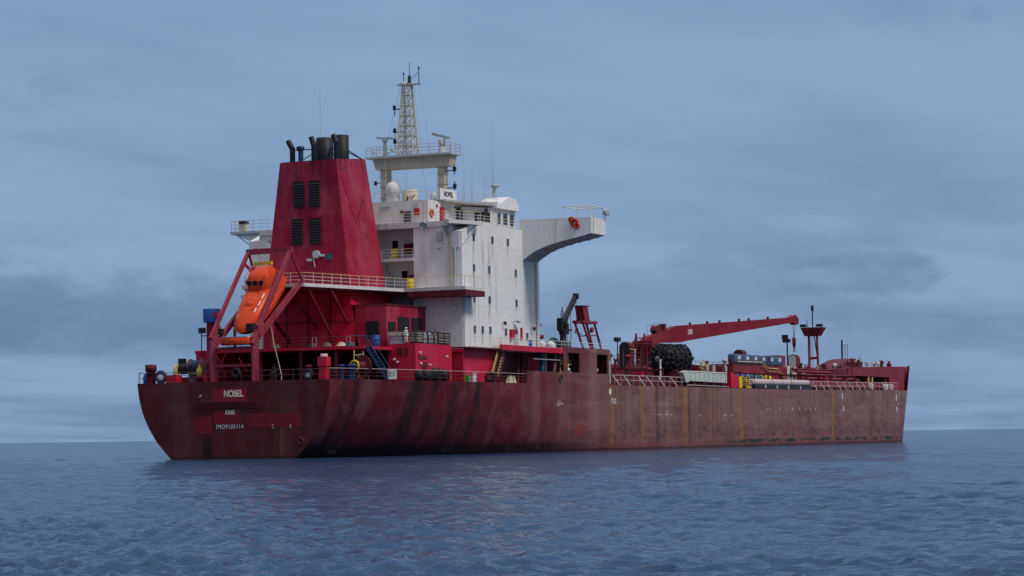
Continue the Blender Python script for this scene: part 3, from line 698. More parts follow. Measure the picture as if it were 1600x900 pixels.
# sloped aft-starboard face of the wheelhouse with a window
a = Vector((40, -8.15, 0)); b = Vector((44, -10.9, 0)); d = (b-a).normalized(); nn = Vector((d.y, -d.x, 0))
mb = MB(); p = a+d*2.0+nn*.03; q = a+d*4.2+nn*.03
mb.hexa([(p.x, p.y), (q.x, q.y), (q.x-nn.x*.05, q.y-nn.y*.05), (p.x-nn.x*.05, p.y-nn.y*.05)], 27.8, 29.0); mb.build('window', 'glass', wh)
MB().box(38.8, 40.0, -8.5, -8.18, 27.6, 29.2).build('window', 'glass', br)
mb = MB(); mb.lathe((42.0, -10.6, 29.1), [(.45, 0), (.45, .15), (.3, .18)], (0, -1, 0), n=16); mb.build('searchlight', 'black', wh)
# louvre, cabinets, door and plates on the bridge house
mb = MB(); mb.box(31.10, 31.2, -5.95, -5.1, 26.95, 28.55)
for k in range(5): mb.box(31.06, 31.12, -5.95, -5.1, 27.0+k*.32, 27.17+k*.32, 1)
mb.build('louvre', ['grey', 'black'], br)
for (y0, y1, z0, z1, mt) in ((-7.1, -6.45, 28.0, 28.75, 'red'), (-4.95, -4.65, 28.3, 28.6, 'darkred'), (-7.05, -6.5, 28.8, 29.4, 'grey'), (-3.3, -2.0, 29.1, 29.22, 'grey')):
    MB().box(31.0, 31.2, y0, y1, z0, z1).build('cabinet', mt, br)
mb = MB(); mb.torus((32.0, -8.32, 28.2), (0, 1, 0), .38, .1); mb.build('lifebuoy', 'orange', br)
MB().box(34.3, 35.2, -8.45, -8.2, 27.4, 29.1).build('hose_cabinet', 'red', br)
mb = MB(); mb.box(35.6, 37.1, -8.27, -8.2, 26.9, 29.0); mb.box(35.9, 36.8, -8.29, -8.26, 27.0, 28.9, 1); mb.build('door', ['grey', 'whiterust'], br)
MB().box(33.3, 33.7, -8.28, -8.2, 29.0, 29.3).build('port_light', 'glass', br)
mb = MB(); mb.lathe((27.3, -9.55, 26.35), [(.1, 0), (.42, .15), (.48, .45), (.40, .5), (.34, .42)], (-1, -.3, -.1), n=18); mb.tube((27.3, -9.55, 26.35), (28.0, -9.5, 26.6), .06); mb.build('searchlight', 'steel', acc)
# name board on the monkey island
MB().box(33.9, 38.3, -8.52, -8.44, 29.95, 31.3).build('name_board', 'white', br)
text('NOBEL', .8, (36.1, -8.535, 30.68), (1, 0, 0), (0, 0, 1), 'ink', br, 'lettering', width=2.5, bold=.03)
railing([(31.35, 8, 29.75), (31.35, -8.05, 29.75), (33.6, -8.1, 29.75)], br, step=1.9, mat='railp', bars=(.5, 1.05))
railing([(38.5, -8.7, 30.05), (44.5, -10.9, 30.2)], br, step=1.9, mat='railp', bars=(.5, 1.05))

# bridge wings
yz = [(-14.0, 23.13), (-14.8, 23.69), (-15.9, 24.31), (-17.2, 24.79), (-19.25, 25.3), (-21.2, 25.65), (-23.0, 26.07)]
for sg in (-1, 1):
    if sg == 1: yz = [(-14.0, 21.6), (-17.0, 22.1), (-19.3, 22.8), (-21.0, 23.6), (-22.2, 24.6), (-22.7, 25.6), (-23.0, 26.9)]
    P = [(45.1, -sg*(y), z) for y, z in yz] + [(45.1, sg*23.0, 28.0), (45.1, sg*13.6, 28.1), (45.1, sg*13.6, 23.1)]
    mb = MB(); n = len(P)
    A = [Vector(p) for p in P]; B = [a+Vector((4.5, 0, 0)) for a in A]
    mb.add(A, [tuple(range(n))]); mb.add(B, [tuple(range(n))])                 # bulwark plates fore and aft
    bot = A[:7]+B[:7]; mb.add(bot, [(i, i+1, 8+i, 7+i) for i in range(6)], 1)   # soffit
    mb.add([A[6], A[7], B[7], B[6]], [(0, 1, 2, 3)])
    fl = [(45.1, sg*13.6, 26.9), (45.1, sg*22.98, 26.9), (49.6, sg*22.98, 26.9), (49.6, sg*13.6, 26.9)]; mb.add(fl, [(0, 1, 2, 3)], 1)
    wing = mb.build('bridge_wing', ['white', 'grey'], ship)
    for k in range(7 if sg < 0 else 0):                                                         # webs under the soffit
        y = -15.2-k*1.15; zb = float(np.interp(-y, [-p[0] for p in yz], [p[1] for p in yz]))
        MB().box(45.2, 49.5, sg*(abs(y)-.04), sg*(abs(y)+.04), zb-.12, zb-.01).build('web', 'grey', wing)
    if sg > 0:                                                                 # open platform on the port side
        MB().hexa([(44.0, 20.4), (49.4, 20.4), (49.4, 26.0), (44.0, 26.0)], 28.0, 28.35).build('platform', 'grey', wing)
        MB().prism([(44.2, 23.0, 27.0), (44.2, 25.6, 27.99), (44.2, 21.0, 27.99), (44.2, 21.6, 27.2)], (4.8, 0, 0)).build('bracket', 'white', wing)
        railing([(44.1, 20.5, 28.35), (44.1, 25.9, 28.35), (49.3, 25.9, 28.35)], wing, step=1.0, mat='railp', h=1.35, bars=(.45, .9, 1.35))
        MB().box(45.0, 45.8, 24.4, 25.3, 28.35, 29.4).build('console', 'cream', wing); MB().box(44.95, 45.85, 24.35, 25.35, 29.4, 29.75).build('console_cover', 'black', wing)
        MB().tube((44.2, 25.3, 28.0), (44.6, 22.9, 26.2), .07).build('strut', 'grey', wing)
        continue
    # awning frame at the tip
    mb = MB()
    for x in (45.3, 49.4):
        for y in (19.4, 22.8): mb.tube((x, sg*y, 27.9), (x, sg*y, 29.35), .045)
    mb.build('awning_frame', 'railw', wing)
    mb = MB(); mb.path([(45.3, sg*19.4, 29.4), (49.4, sg*19.4, 29.4), (49.4, sg*22.8, 29.4), (45.3, sg*22.8, 29.4), (45.3, sg*19.4, 29.4)], .06); mb.path([(47.3, sg*19.4, 29.4), (47.3, sg*22.8, 29.4)], .04); mb.path([(45.3, sg*21.1, 29.4), (49.4, sg*21.1, 29.4)], .04); mb.build('awning_rail', 'railw', wing)
wing = [o for o in ship.children if o.name.startswith('bridge_wing')][0]
mb = MB(); mb.torus((45.0, -20.9, 27.35), (1, 0, 0), .38, .16); mb.torus((44.95, -20.55, 27.75), (1, 0, .3), .3, .12, mi=1); mb.torus((44.95, -21.2, 27.0), (1, .3, 0), .28, .1, mi=1); mb.build('lifebuoy', ['redcloth', 'orange'], wing)
mb = MB(); mb.lathe((49.3, -23.25, 28.85), [(.1, -.3), (.38, -.2), (.42, .2), (.3, .3)], (-.6, -1, 0), n=16); mb.tube((49.3, -23.1, 27.9), (49.3, -23.2, 28.6), .06); mb.build('searchlight', 'grey', wing)

# portal mast with radars
mb = MB(); mb.prism([(41.2, 4.2, 36.1), (41.2, 3.75, 34.75), (41.2, -6.2, 34.75), (41.2, -6.5, 36.1)], (1.6, 0, 0)); pm = mb.build('portal_mast', 'cream', ship)
for y0, y1 in ((2.3, 3.25), (-5.4, -4.5)):
    mb = MB(); mb.box(41.5, 42.5, y0, y1, 29.9, 34.8)
    for z in (31.2, 32.6, 33.8): mb.box(41.4, 42.6, y0-.1, y1+.1, z, z+.1)
    mb.build('mast_column', 'cream', pm)
MB().box(40.5, 43.5, -6.8, 4.85, 36.1, 36.3).build('platform', 'grey', pm)
railing([(40.6, 4.75, 36.3), (40.6, -6.7, 36.3), (43.4, -6.7, 36.3), (43.4, 4.75, 36.3), (40.6, 4.75, 36.3)], pm, step=1.45, mat='railp', h=1.2, bars=(.4, .8, 1.2))
# lattice mast
mb = MB(); cx, cy = 42, -.28
def lc(z, sx, sy): k = 1-(z-36.3)/(45.0-36.3); hw = .48+.57*k; return (cx+sx*hw*.8, cy+sy*hw, z)
for sx in (-1, 1):
    for sy in (-1, 1): mb.tube(lc(36.3, sx, sy), lc(45.0, sx, sy), .12, .09)
zs = np.linspace(36.3, 45, 8)
for i, z in enumerate(zs):
    for p, q in (((-1, -1), (-1, 1)), ((-1, 1), (1, 1)), ((1, 1), (1, -1)), ((1, -1), (-1, -1))):
        mb.tube(lc(z, *p), lc(z, *q), .07, n=5)
        if i < len(zs)-1:
            mb.tube(lc(z, *p), lc(zs[i+1], *q), .04, n=5); mb.tube(lc(z, *q), lc(zs[i+1], *p), .04, n=5)
mb.tube((cx-.5, cy, 36.3), (cx-.5, cy, 45), .09)
mb.build('lattice_mast', 'cream', pm)
mb = MB(); mb.box(41.5, 42.5, -1.2, .5, 45.0, 45.2); mb.bar((42, 1.05, 45.1), (42, -2.2, 45.05), .35, .16); mb.lathe((42, .1, 45.2), [(.5, 0), (.4, .2), (.1, .28)], n=14); mb.build('masthead_platform', 'grey', pm)
mb = MB(); mb.tube((42, -.6, 45.2), (42, -.62, 47.8), .035); mb.lathe((42, -.6, 45.2), [(.2, 0), (.2, .9), (.1, 1.0)]); mb.tube((42, -1.88, 45.1), (42, -1.88, 47.0), .05); mb.lathe((42, -1.88, 46.9), [(.1, 0), (.1, .3)]); mb.tube((42, .2, 45.1), (42, .2, 46.4), .05); mb.lathe((42, .2, 46.3), [(.1, 0), (.1, .28)]); mb.tube((42, -.6, 45.6), (42, -1.85, 46.5), .03); mb.build('antenna', 'black', pm)
for z in (42.2, 39.4, 38.1):
    mb = MB(); mb.bar((42, .5, z), (42, 1.5, z-.1), .1, .12); mb.tube((42, 1.45, z-.9), (42, 1.45, z+.2), .05); mb.lathe((42, 1.5, z-.15), [(.2, 0), (.2, .55)], n=10); mb.build('signal_lamp', 'black', pm)
for y in (-7.0,):
    for z in (34.2, 32.1): mb = MB(); mb.bar((42, -5.5, z), (42, -6.6, z), .1, .12); mb.tube((42, -6.55, z-.5), (42, -6.55, z+.8), .06); mb.lathe((42, -6.55, z-.1), [(.22, 0), (.22, .55)], n=10); mb.build('signal_lamp', 'black', pm)
for z in (33.2,): mb = MB(); mb.bar((42, 3.3, z), (42, 4.2, z), .08, .1); mb.lathe((42, 4.2, z-.25), [(.18, 0), (.18, .5)], n=10); mb.build('signal_lamp', 'black', pm)
mb = MB(); mb.tube((42, 2.85, 36.3), (42, 2.85, 38.5), .26, .2, n=10); mb.lathe((42, 2.85, 38.3), [(.35, 0), (.35, .3)]); mb.bar((42, 4.0, 38.78), (42, 1.75, 38.62), .25, .2); mb.build('radar', 'grey', pm)
mb = MB(); mb.tube((42, -4.9, 36.3), (42, -4.9, 37.5), .6, .3, n=8); mb.lathe((42, -4.9, 37.4), [(.42, 0), (.45, .6), (.3, .75)]); mb.bar((42.2, -3.55, 38.85), (41.8, -6.0, 38.15), .35, .32); mb.build('radar', 'grey', pm)
mb = MB(); 
for y, z in ((3.9, 37.0), (2.1, 36.9), (1.4, 37.2)): mb.lathe((41.2, y, z-.3), [(.2, 0), (.25, .3), (.1, .5)], n=10)
mb.bar((41, 3.6, 36.3), (41.6, 2.9, 37.8), .06, .06); mb.build('lamp', 'grey', pm)
mb = MB(); mb.tube((40.8, 2.2, 30), (40.8, 2.2, 36), .06); ladder(mb, (41.2, 1.8, 30), (41.2, 1.8, 36.1), .45, (0, 1, 0)); mb.build('ladder', 'cream', pm)
# stays
mb = MB(); mb.tube((42, .6, 45), (41, 4.2, 30.5), .018, n=4); mb.tube((42, -1.9, 45.0), (40, -5.5, 30), .018, n=4); mb.tube((42, -1.2, 44.8), (40.5, -3.5, 30), .018, n=4); mb.tube((42, 0, 36), (42, 0, 30), .018, n=4); mb.build('stay_wire', 'grey', pm)
# satellite dome, ventilator drum, whips
mb = MB(); mb.lathe((41, 1.3, 31.4), [(.75, 0), (.95, .5), (.9, 1.1), (.6, 1.6), (.05, 1.85)], n=20); mb.box(40.3, 41.7, .7, 1.9, 30, 31.4); mb.build('satellite_dome', 'whiterust', br)
MB().lathe((36, -3.5, 29.75), [(.95, 0), (.95, 1.7), (.9, 1.75)], n=20).build('ventilator_drum', 'cream', br)
mb = MB(); mb.lathe((34.5, -7.3, 29.75), [(.35, 0), (.45, .9), (.15, 1.2)]); mb.build('compass_binnacle', 'grey', br)
mb = MB(); mb.bar((33, -5.6, 30.6), (33, -4.9, 29.75), .1, .1); mb.bar((33, -5.2, 30.5), (33, -4.4, 29.9), .08, .08); mb.tube((33, -4.6, 29.75), (33, -4.6, 30.5), .08); mb.build('direction_finder', 'black', br)
for (x, y, z0, z1, r) in ((49.5, -8.2, 30.9, 40.8, .05), (46.8, -8.2, 30.0, 33.5, .04), (43.2, -8.2, 30.0, 33.4, .04), (41.0, -8.3, 30, 36.0, .025), (40.2, -8.5, 30, 33, .05), (42.0, -8.9, 30, 34.6, .025), (44.6, -9.5, 30.2, 35.6, .025)):
    mb = MB(); mb.tube((x, y, z0), (x, y, z0+(z1-z0)*.3), r*1.6, r*1.3); mb.tube((x, y, z0+(z1-z0)*.3), (x, y, z1), r, r*.5); mb.build('whip_antenna', 'grey', br)
mb = MB(); mb.tube((51.2-2, -8.6, 31), (51.2-2, -8.6, 32.6), .08); mb.lathe((49.2, -8.6, 32.4), [(.15, 0), (.2, .2), (.55, .35), (.5, .55), (.1, .6)], n=14); mb.tube((48.7, -8.6, 31.1), (49.2, -8.6, 32), .05); mb.build('satellite_antenna', 'grey', br)
MB().path([(41.0, -8.3, 36.0), (41.0, -7.0, 36.0)], .02, n=4).build('wire_aerial', 'grey', br)

# funnel and its platform
def funnel():
    mb = MB()
    base = [(18, -4.75), (27.2, -4.6), (27.2, 6.0), (18, 6.05)]
    top = [(18.0, -3.18), (25.4, -3.05), (25.4, 4.0), (18.0, 4.06)]
    mb.hexa(base, 19.1, [33.55, 34.2, 34.2, 33.5], 0, top)
    return mb.build('funnel', 'funnel', ship)
fu = funnel()
MB().hexa([(18.1, -3.05), (25.25, -2.95), (25.25, 3.9), (18.1, 3.95)], [33.56, 34.2, 34.2, 33.52], [33.6, 34.26, 34.26, 33.56]).build('funnel_top', 'soot', fu)
for (y0, y1, z0, z1) in ((.87, 2.25, 28.35, 31.2), (-1.1, .27, 28.3, 31.2), (1.15, 2.5, 24.05, 26.95), (-1.2, .17, 24.05, 26.95)):
    mb = MB(); mb.box(17.90, 17.99, y0, y1, z0, z1, 1)
    mb.box(17.84, 17.99, y0-.06, y0, z0-.06, z1+.06); mb.box(17.84, 17.99, y1, y1+.06, z0-.06, z1+.06); mb.box(17.84, 17.99, y0, y1, z1, z1+.06); mb.box(17.84, 17.99, y0, y1, z0-.06, z0)
    for k in range(9):
        z = z0+.12+k*(z1-z0-.2)/9; mb.prism([(17.9, y0, z+.14), (17.80, y0, z), (17.80, y0, z+.03), (17.9, y0, z+.17)], (0, y1-y0, 0), 1)
    mb.build('louvre', ['darkred', 'black'], fu)
def bent(p, tip, r): return MB().path([p, (p[0], p[1], tip[2]-.9), tip], r, n=12)
mb = MB(); mb.tube((19, 2.98, 33.5), (19, 2.98, 35.2), .32, n=12); mb.tube((19, 2.98, 35.15), (19, 3.55, 36.1), .32, .3, n=12); mb.build('exhaust_pipe', 'soot', fu)
mb = MB(); mb.tube((19, 1.9, 33.5), (19, 1.9, 34.9), .3, n=12); mb.lathe((19, 1.95, 34.85), [(.3, 0), (.48, .25), (.45, .5), (.1, .6)]); mb.build('exhaust_pipe', 'navy', fu)
mb = MB(); mb.tube((20, .72, 33.6), (20, .72, 35.6), .34, n=12); mb.tube((20, .72, 35.5), (20, 1.1, 36.5), .34, .3, n=12); mb.build('exhaust_pipe', 'soot', fu)
MB().lathe((21.4, .1, 33.7), [(.98, 0), (.98, 2.75), (.9, 2.78), (.88, 2.5)], n=24).build('exhaust_pipe', 'soot', fu)
mb = MB(); mb.tube((20, -2.2, 33.6), (20, -2.2, 35.8), .36, n=12); mb.tube((20, -2.2, 35.7), (20, -1.75, 36.6), .36, .3, n=12); mb.build('exhaust_pipe', 'soot', fu)
MB().lathe((23.3, -1.1, 33.9), [(.82, 0), (.82, 3.0), (.76, 3.02), (.74, 2.7)], n=24).build('exhaust_pipe', 'soot', fu)
for a, b in (((19.3, 2.9, 35.0), (20, .8, 35.1)), ((23, -1.6, 35.4), (24.5, -3, 34.2)), ((19.3, 1.7, 33.9), (20.4, .8, 34.8)), ((21, -.8, 34.8), (20.2, -2.0, 34.2)), ((21, -.8, 35.1), (20.2, -2.0, 35.1)), ((23.4, -1.9, 34.9), (25, -2.8, 34.2))): MB().tube(a, b, .06).build('pipe_stay', 'soot', fu)
MB().tube((24, 2, 34.2), (24, 2.05, 42.5), .03, .015).build('whip_antenna', 'grey', fu)
def fface(x, z): return (x, -4.72+1.57*(z-19.1)/14.5-.03, z)
for a, b in (((19.3, 30.6), (21.2, 26.4)), ((21.2, 26.4), (23.9, 29.6)), ((18.9, 31.6), (19.3, 30.6)), ((18.6, 32.4), (20.6, 33.0))): MB().tube(fface(*a), fface(*b), .035, n=4).build('weld_outline', 'darkred', fu)
MB().box(17.955, 18.0, 1.75, 1.95, 31.3, 33.45).build('soot_streak', 'darkred', fu)
mb = MB(); mb.lathe((17.6, -.65, 22.85), [(.42, 0), (.45, .3), (.3, .55)], (1, 0, 0), n=18); mb.bar((17.7, -.65, 22.8), (18, -1.6, 22.7), .12, .25); mb.build('searchlight', 'grey', fu)
MB().box(17.7, 18, -2.5, -2.0, 22.2, 22.9).build('cabinet', 'teal', fu)
mb = MB(); mb.box(17.6, 18, -.1, .5, 22.1, 22.4); mb.tube((17.7, -.3, 22.6), (17.7, -.5, 21.4), .06); mb.build('cabinet', 'grey', fu)
# casing below the funnel, funnel platform
mb = MB(); mb.hexa([(18, -5.85), (28, -5.85), (28, 6.5), (18, 6.5)], 12.05, 18.6, 0, [(18, -4.65), (28, -4.65), (28, 6.2), (18, 6.2)]); mb.build('engine_casing', 'red', ship)
mb = MB(); mb.box(18.0, 27.9, -9.3, -5.4, 12.05, 16.85); ph = mb.build('deck_house', 'funnel', ship)
mb = MB(); mb.box(17.93, 18, -8.4, -6.75, 13.2, 15.1, 0); mb.build('doorway', 'black', ph)
for (x0, x1, z0, z1) in ((18.4, 20.2, 13.6, 15.0), (20.9, 23.6, 13.6, 15.65), (24.2, 26.9, 13.6, 15.65)):
    MB().box(x0, x1, -9.37, -9.3, z0, z1).build('doorway', 'black', ph)
MB().box(17.95, 28, -9.4, -5.0, 16.85, 17.0).build('roof', 'darkred', ph)
plat = [(9.4, -3.7), (26.0, -7.6), (25.4, -15.6), (30.4, -15.6), (30.4, -14.05), (28.0, -14.05), (28.0, 14.05), (26, 14.05), (25.4, 8), (9.4, 4.2)]
pl = MB().hexa(plat, 18.72, 19.1).build('funnel_platform', 'whiterust', ship)
MB().hexa([(25.3, -15.7), (30.5, -15.7), (30.5, -14.1), (28.0, -14.1), (28.0, -8.0), (25.9, -8.0)], 18.05, 18.7).build('deck_beam', 'darkred', pl)
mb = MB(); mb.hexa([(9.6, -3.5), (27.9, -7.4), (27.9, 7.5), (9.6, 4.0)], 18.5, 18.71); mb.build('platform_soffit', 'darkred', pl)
railing([(9.5, 1.5, 19.1), (9.5, -3.6, 19.1), (25.9, -7.5, 19.1), (25.5, -15.5, 19.1), (30.3, -15.5, 19.1)], pl, step=1.55, mat='railw', top='raily', h=1.15, bars=(.38, .76, 1.15))
mb = MB()
for (a, b) in (((10.5, -3.5, 18.5), (17.95, -2.8, 12.8)), ((14, -4.5, 18.5), (17.95, -4.4, 15.0)), ((10.5, 3.6, 18.5), (17.95, 3, 13)), ((10.8, -.6, 18.5), (17.95, -.6, 14.5))): mb.bar(a, b, .25, .3)
mb.build('strut', 'darkred', pl)
mb = MB()
for y in (-2.3, .6, 3.4): mb.box(17.9, 17.99, y-.06, y+.06, 12.1, 18.5)
mb.box(17.9, 17.99, -5.0, 5.5, 15.1, 15.2); mb.build('stiffener', 'darkred', ship)
# things fixed along the poop deck: steps, tank house, stairs
tank = MB().box(16.8, 26.0, -13.5, -10.1, 8.25, 12.42).build('tank_house', 'red', ship)
mb = MB()
for (y0, y1) in ((-12.6, -12.2), (-11.9, -11.3)): mb.box(16.73, 16.8, y0, y1, 11.15, 11.95)
mb.build('vent_grille', 'darkred', tank)
mb = MB(); mb.box(17.4, 19.6, -13.57, -13.5, 10.7, 11.1); mb.box(18.4, 19.4, -13.62, -13.5, 9.3, 10.4); mb.build('vent_grille', 'darkred', tank)
for (x, z) in ((17.8, 11.4), (20.2, 10.1), (24.6, 11.1), (18.0, 10.2)): mb = MB(); mb.lathe((x, -13.5, z), [(.12, 0), (.12, .2)], (0, -1, 0), n=10); mb.build('lamp', 'white', tank)
for (y, z) in ((-10.9, 10.7), (-11.3, 10.4)): mb = MB(); mb.lathe((16.8, y, z), [(.13, 0), (.13, .2)], (-1, 0, 0), n=10); mb.build('lamp', 'white', tank)
railing([(16.95, -10.2, 12.42), (16.95, -13.4, 12.42), (25.9, -13.4, 12.42)], tank, step=1.6, mat='raild', h=1.35, bars=(.45, .9, 1.35))
mb = MB()
for x in (10.3, 11.4):
    mb.bar((x, -10.7, 12.0), (x, -13.2, 8.3), .1, .3); mb.path([(x, -8.9, 13.2), (x, -10.7, 13.1), (x, -13.2, 9.35)], .05); mb.tube((x, -13.2, 8.3), (x, -13.2, 9.35), .045)
    mb.tube((x, -10.7, 13.1), (x, -10.7, 12.0), .045)
for k in range(11): u = k/11; mb.box(10.3, 11.4, -10.7-2.5*u-.2, -10.7-2.5*u+.05, 12.0-3.7*u-.03, 12.0-3.7*u+.01)
mb.build('stairs', 'navy', ship)
railing([(10.1, 6.5, 12.05), (10.1, -10.0, 12.05)], ship, step=1.7, mat='raild', h=1.05)
mb = MB()
for y in (-8.4, -4.2): mb.path([(10.2, y, 12.05), (10.2, y, 13.1), (10.2, y-.45, 13.1), (10.2, y-.45, 12.05)], .05)
mb.build('ladder_hoop', 'railp', ship)
mb = MB()
for (x, dxx) in ((35.8, 0), (37.4, 0)):
    mb.bar((36.9+(x-35.8), -14.6, 12.1), (34.4+(x-35.8), -14.6, 8.3), .12, .25, 1)
    mb.path([(36.9+(x-35.8), -14.6, 13.2), (34.4+(x-35.8), -14.6, 9.35)], .055); mb.path([(36.9+(x-35.8), -14.6, 12.7), (34.4+(x-35.8), -14.6, 8.85)], .045)
for k in range(11): u = k/11; mb.box(36.9-2.5*u, 38.5-2.5*u, -14.7, -14.5, 12.1-3.8*u-.03, 12.1-3.8*u+.01, 1)
mb.build('stairs', ['raily', 'darkred'], ship)
railing([(39.0, -15.15, 12.3), (69.0, -15.15, 12.3)], ship, step=2.1, mat='railw', h=1.3, bars=(.45, .9, 1.3))
railing([(36.6, -14.9, 12.3), (36.6, -14.9, 12.3001)], ship, step=2, mat='railw', h=1.3)
mb = MB(); mb.path([(36.2, -14.9, 12.2), (36.2, -14.9, 13.6), (39.0, -14.9, 13.6), (39.0, -14.9, 12.2)], .05); mb.build('gate_frame', 'railw', ship)
# poop rails
def edge(x, ins=.15): return -(hb(x, 8.2)-ins)
railing([(.12, 11.6, 8.27), (.12, -11.6, 8.27)], ship, step=2.2, mat='raild', h=1.1, bars=(.55, 1.1))
xs_ = [.12, 4, 8, 12, 16, 20, 26, 32, 38, 43]
railing([(x, edge(x), 8.27) for x in xs_], ship, step=2.4, mat='raild', top='railp', h=1.15, bars=(.38, .76, 1.15))
railing([(x, -edge(x), 8.27) for x in xs_], ship, step=2.0, mat='raild', h=1.15, bars=(.55, 1.15))

# ------------------------------------------------------------------ lifeboat davit at the stern
dv = MB()
def leg(a, b, w=.34, h=.40): dv.bar(a, b, w, h)
leg((-.1, 2.53, 12.9), (7.1, 1.9, 22.7)); leg((-.1, -2.57, 12.2), (7.1, -3.35, 22.75)); leg((7, 2.1, 22.55), (7, -3.55, 22.6), .5, .6)
leg((9.6, -3.1, 19.2), (.6, -2.3, 12.3), .35, .6); leg((9.6, 1.9, 19.2), (.6, 2.3, 12.3), .35, .6)
leg((7.0, -3.3, 22.5), (9.3, -3.5, 19.4), .2, .22); leg((7.0, 1.9, 22.5), (9.3, 2.2, 19.4), .2, .22)
leg((6.2, 1.9, 21.2), (7.9, 1.2, 19.6), .25, .25)
for y in (2.53, -2.57):
    leg((.45, y, 8.25), (.45, y, 13.0), .75, .7); leg((.4, y, 12.7), (1.4, y, 14.4), .5, .5); leg((4.6, y*.92, 15.3), (4.6, y*.92, 12.0), .25, .25)
leg((.35, 2.4, 9.95), (.35, -2.5, 9.95), .3, .3); leg((.35, 2.4, 11.8), (.35, -2.5, 11.8), .3, .3)
leg((.4, 2.3, 8.4), (.4, 1.0, 11.3), .08, .1); leg((.4, 1.0, 9.0), (.4, 2.2, 11.3), .08, .1); leg((.4, -1.6, 9.2), (.4, -.6, 10.8), .1, .1)
dv.box(1.2, 1.9, 2.5, 3.1, 15.2, 15.8); dv.box(.7, 1.5, -2.9, -2.3, 13.2, 14.2)
dav = dv.build('boat_davit', 'davit', ship)
MB().box(.2, 1.0, -2.4, -1.6, 13.6, 14.4).build('hydraulic_unit', 'black', dav); MB().box(1.0, 1.6, 1.9, 2.3, 13.3, 14.0).build('hydraulic_unit', 'black', dav)
mb = MB(); mb.bar((8.6, 2.1, 21.35), (8.6, -.1, 21.4), .35, .35); mb.tube((8.6, 1.2, 21.4), (7.2, .8, 22.4), .04); mb.build('lifting_beam', 'yellow', dav)
mb = MB(); mb.tube((8.6, 2, 21.3), (8.6, 2, 19.2), .08); mb.tube((8.6, 0, 21.3), (8.6, 0, 19.2), .08); mb.build('beam_post', 'railp', dav)
MB().torus((.05, -.45, 9.15), (1, 0, 0), .42, .17).build('tyre_fender', 'rubber', dav)

# ------------------------------------------------------------------ things carried on board (each a thing of its own)
lb = thing('lifeboat', 'orange enclosed lifeboat pointing down its red launching ramp at the stern', 'lifeboat', (8.3, -.55, 19.75))
lb.rotation_euler = (0, rad(41.0), math.pi); lb.scale = (1.08, 1.25, 1.2)
def loft(sts, n=20, mi=0, mb=None, shade_mi=None):
    mb = mb or MB(); vs = []
    for (x, w, zk, zt, ex) in sts:
        for i in range(n):
            a = 2*math.pi*i/n; c, s_ = math.cos(a), math.sin(a)
            yy = w*abs(c)**ex*(1 if c > 0 else -1); hz = (zt if s_ > 0 else -zk)*abs(s_)**ex*(1 if s_ > 0 else -1)
            vs.append((x, yy, hz))
    fs = [(k*n+i, k*n+(i+1) % n, (k+1)*n+(i+1) % n, (k+1)*n+i) for k in range(len(sts)-1) for i in range(n)]
    if shade_mi is None: mb.add(vs, fs, mi, True)
    else:
        lo = [f for k, f in enumerate(fs) if .56 < (k % n+.5)/n < .94]; mb.add(vs, [f for f in fs if f not in lo], mi, True); mb.add(vs, lo, shade_mi, True)
    mb.add(vs[:n], [tuple(range(n))], mi); mb.add(vs[-n:], [tuple(range(n))], mi)
    return mb
loft([(0, 1.1, -.55, .75, .7), (.15, 1.25, -.75, .95, .65), (1.5, 1.42, -.95, 1.1, .62), (4.2, 1.45, -1.0, 1.15, .62), (6.0, 1.32, -.95, 1.0, .65), (7.4, 1.12, -.85, .78, .7), (8.3, .78, -.6, .5, .75), (8.7, .42, -.3, .25, .85), (8.8, .12, -.1, .1, 1)], 24, shade_mi=1).build('hull', ['orange', 'darkred'], lb)  # lower faces dark red: the underside's shade put into the colour
mb = MB()
loft([(.7, .95, -.1, 1.7, .45), (.9, 1.12, -.1, 2.0, .42), (2.2, 1.15, -.1, 2.3, .42), (3.1, 1.1, -.1, 2.15, .45), (3.6, .95, -.1, 1.55, .5), (3.8, .85, -.1, 1.2, .6)], 20).build('conning_tower', 'orange', lb)
for y in (-.62, 0, .62): MB().lathe((3.33, y, 1.72), [(.25, 0), (.25, .16)], (.9, 0, .42), n=14).build('window', 'glass', lb)
for x in (1.2, 2.1, 2.8): MB().lathe((x, -1.08, 1.55), [(.18, 0), (.18, .09)], (0, -1, .15), n=14).build('window', 'glass', lb)
for x, y, z, w in ((4.6, .95, 1.0, .35), (5.6, .92, .89, .35), (6.5, .8, .78, .3), (4.6, -.95, 1.0, .35), (5.6, -.92, .89, .35), (6.5, -.8, .78, .3), (7.3, -.6, .70, .25)):
    sg = 1 if y > 0 else -1; MB().prism([(x-w, y, z+.12), (x+w, y*.97, z+.05), (x+w, y*.97+sg*.06, z), (x-w, y+sg*.06, z+.07)], (0, 0, .03)).build('reflective_tape', 'railw', lb)
mb = MB(); mb.torus((5.6, 0, 1.02), (.18, 0, 1), .52, .07); mb.lathe((5.6, 0, .98), [(.5, 0), (.42, .12), (.05, .16)], (.18, 0, 1)); mb.build('hatch', 'orange', lb)
for sg in (-1, 1):
    mb = MB(); P = [(0.2, sg*1.3, .05), (1.5, sg*1.47, .05), (4.2, sg*1.5, .05), (6, sg*1.36, .05), (7.4, sg*1.15, .04), (8.3, sg*.8, .03), (8.7, sg*.42, .02), (8.82, 0, 0)]
    mb.path(P, .09, n=8); mb.build('rubbing_strake', 'orange', lb)
    mb = MB(); mb.path([(1.0, sg*.98, 2.15), (3.0, sg*.98, 2.28), (4.2, sg*.8, 1.3), (6.6, sg*.5, 1.02)], .05); mb.build('grab_rail', 'orange', lb)
mb = MB(); mb.lathe((.05, 0, -.1), [(.3, 0), (.3, .5)], (-1, 0, 0)); mb.build('propeller_guard', 'darkred', lb)

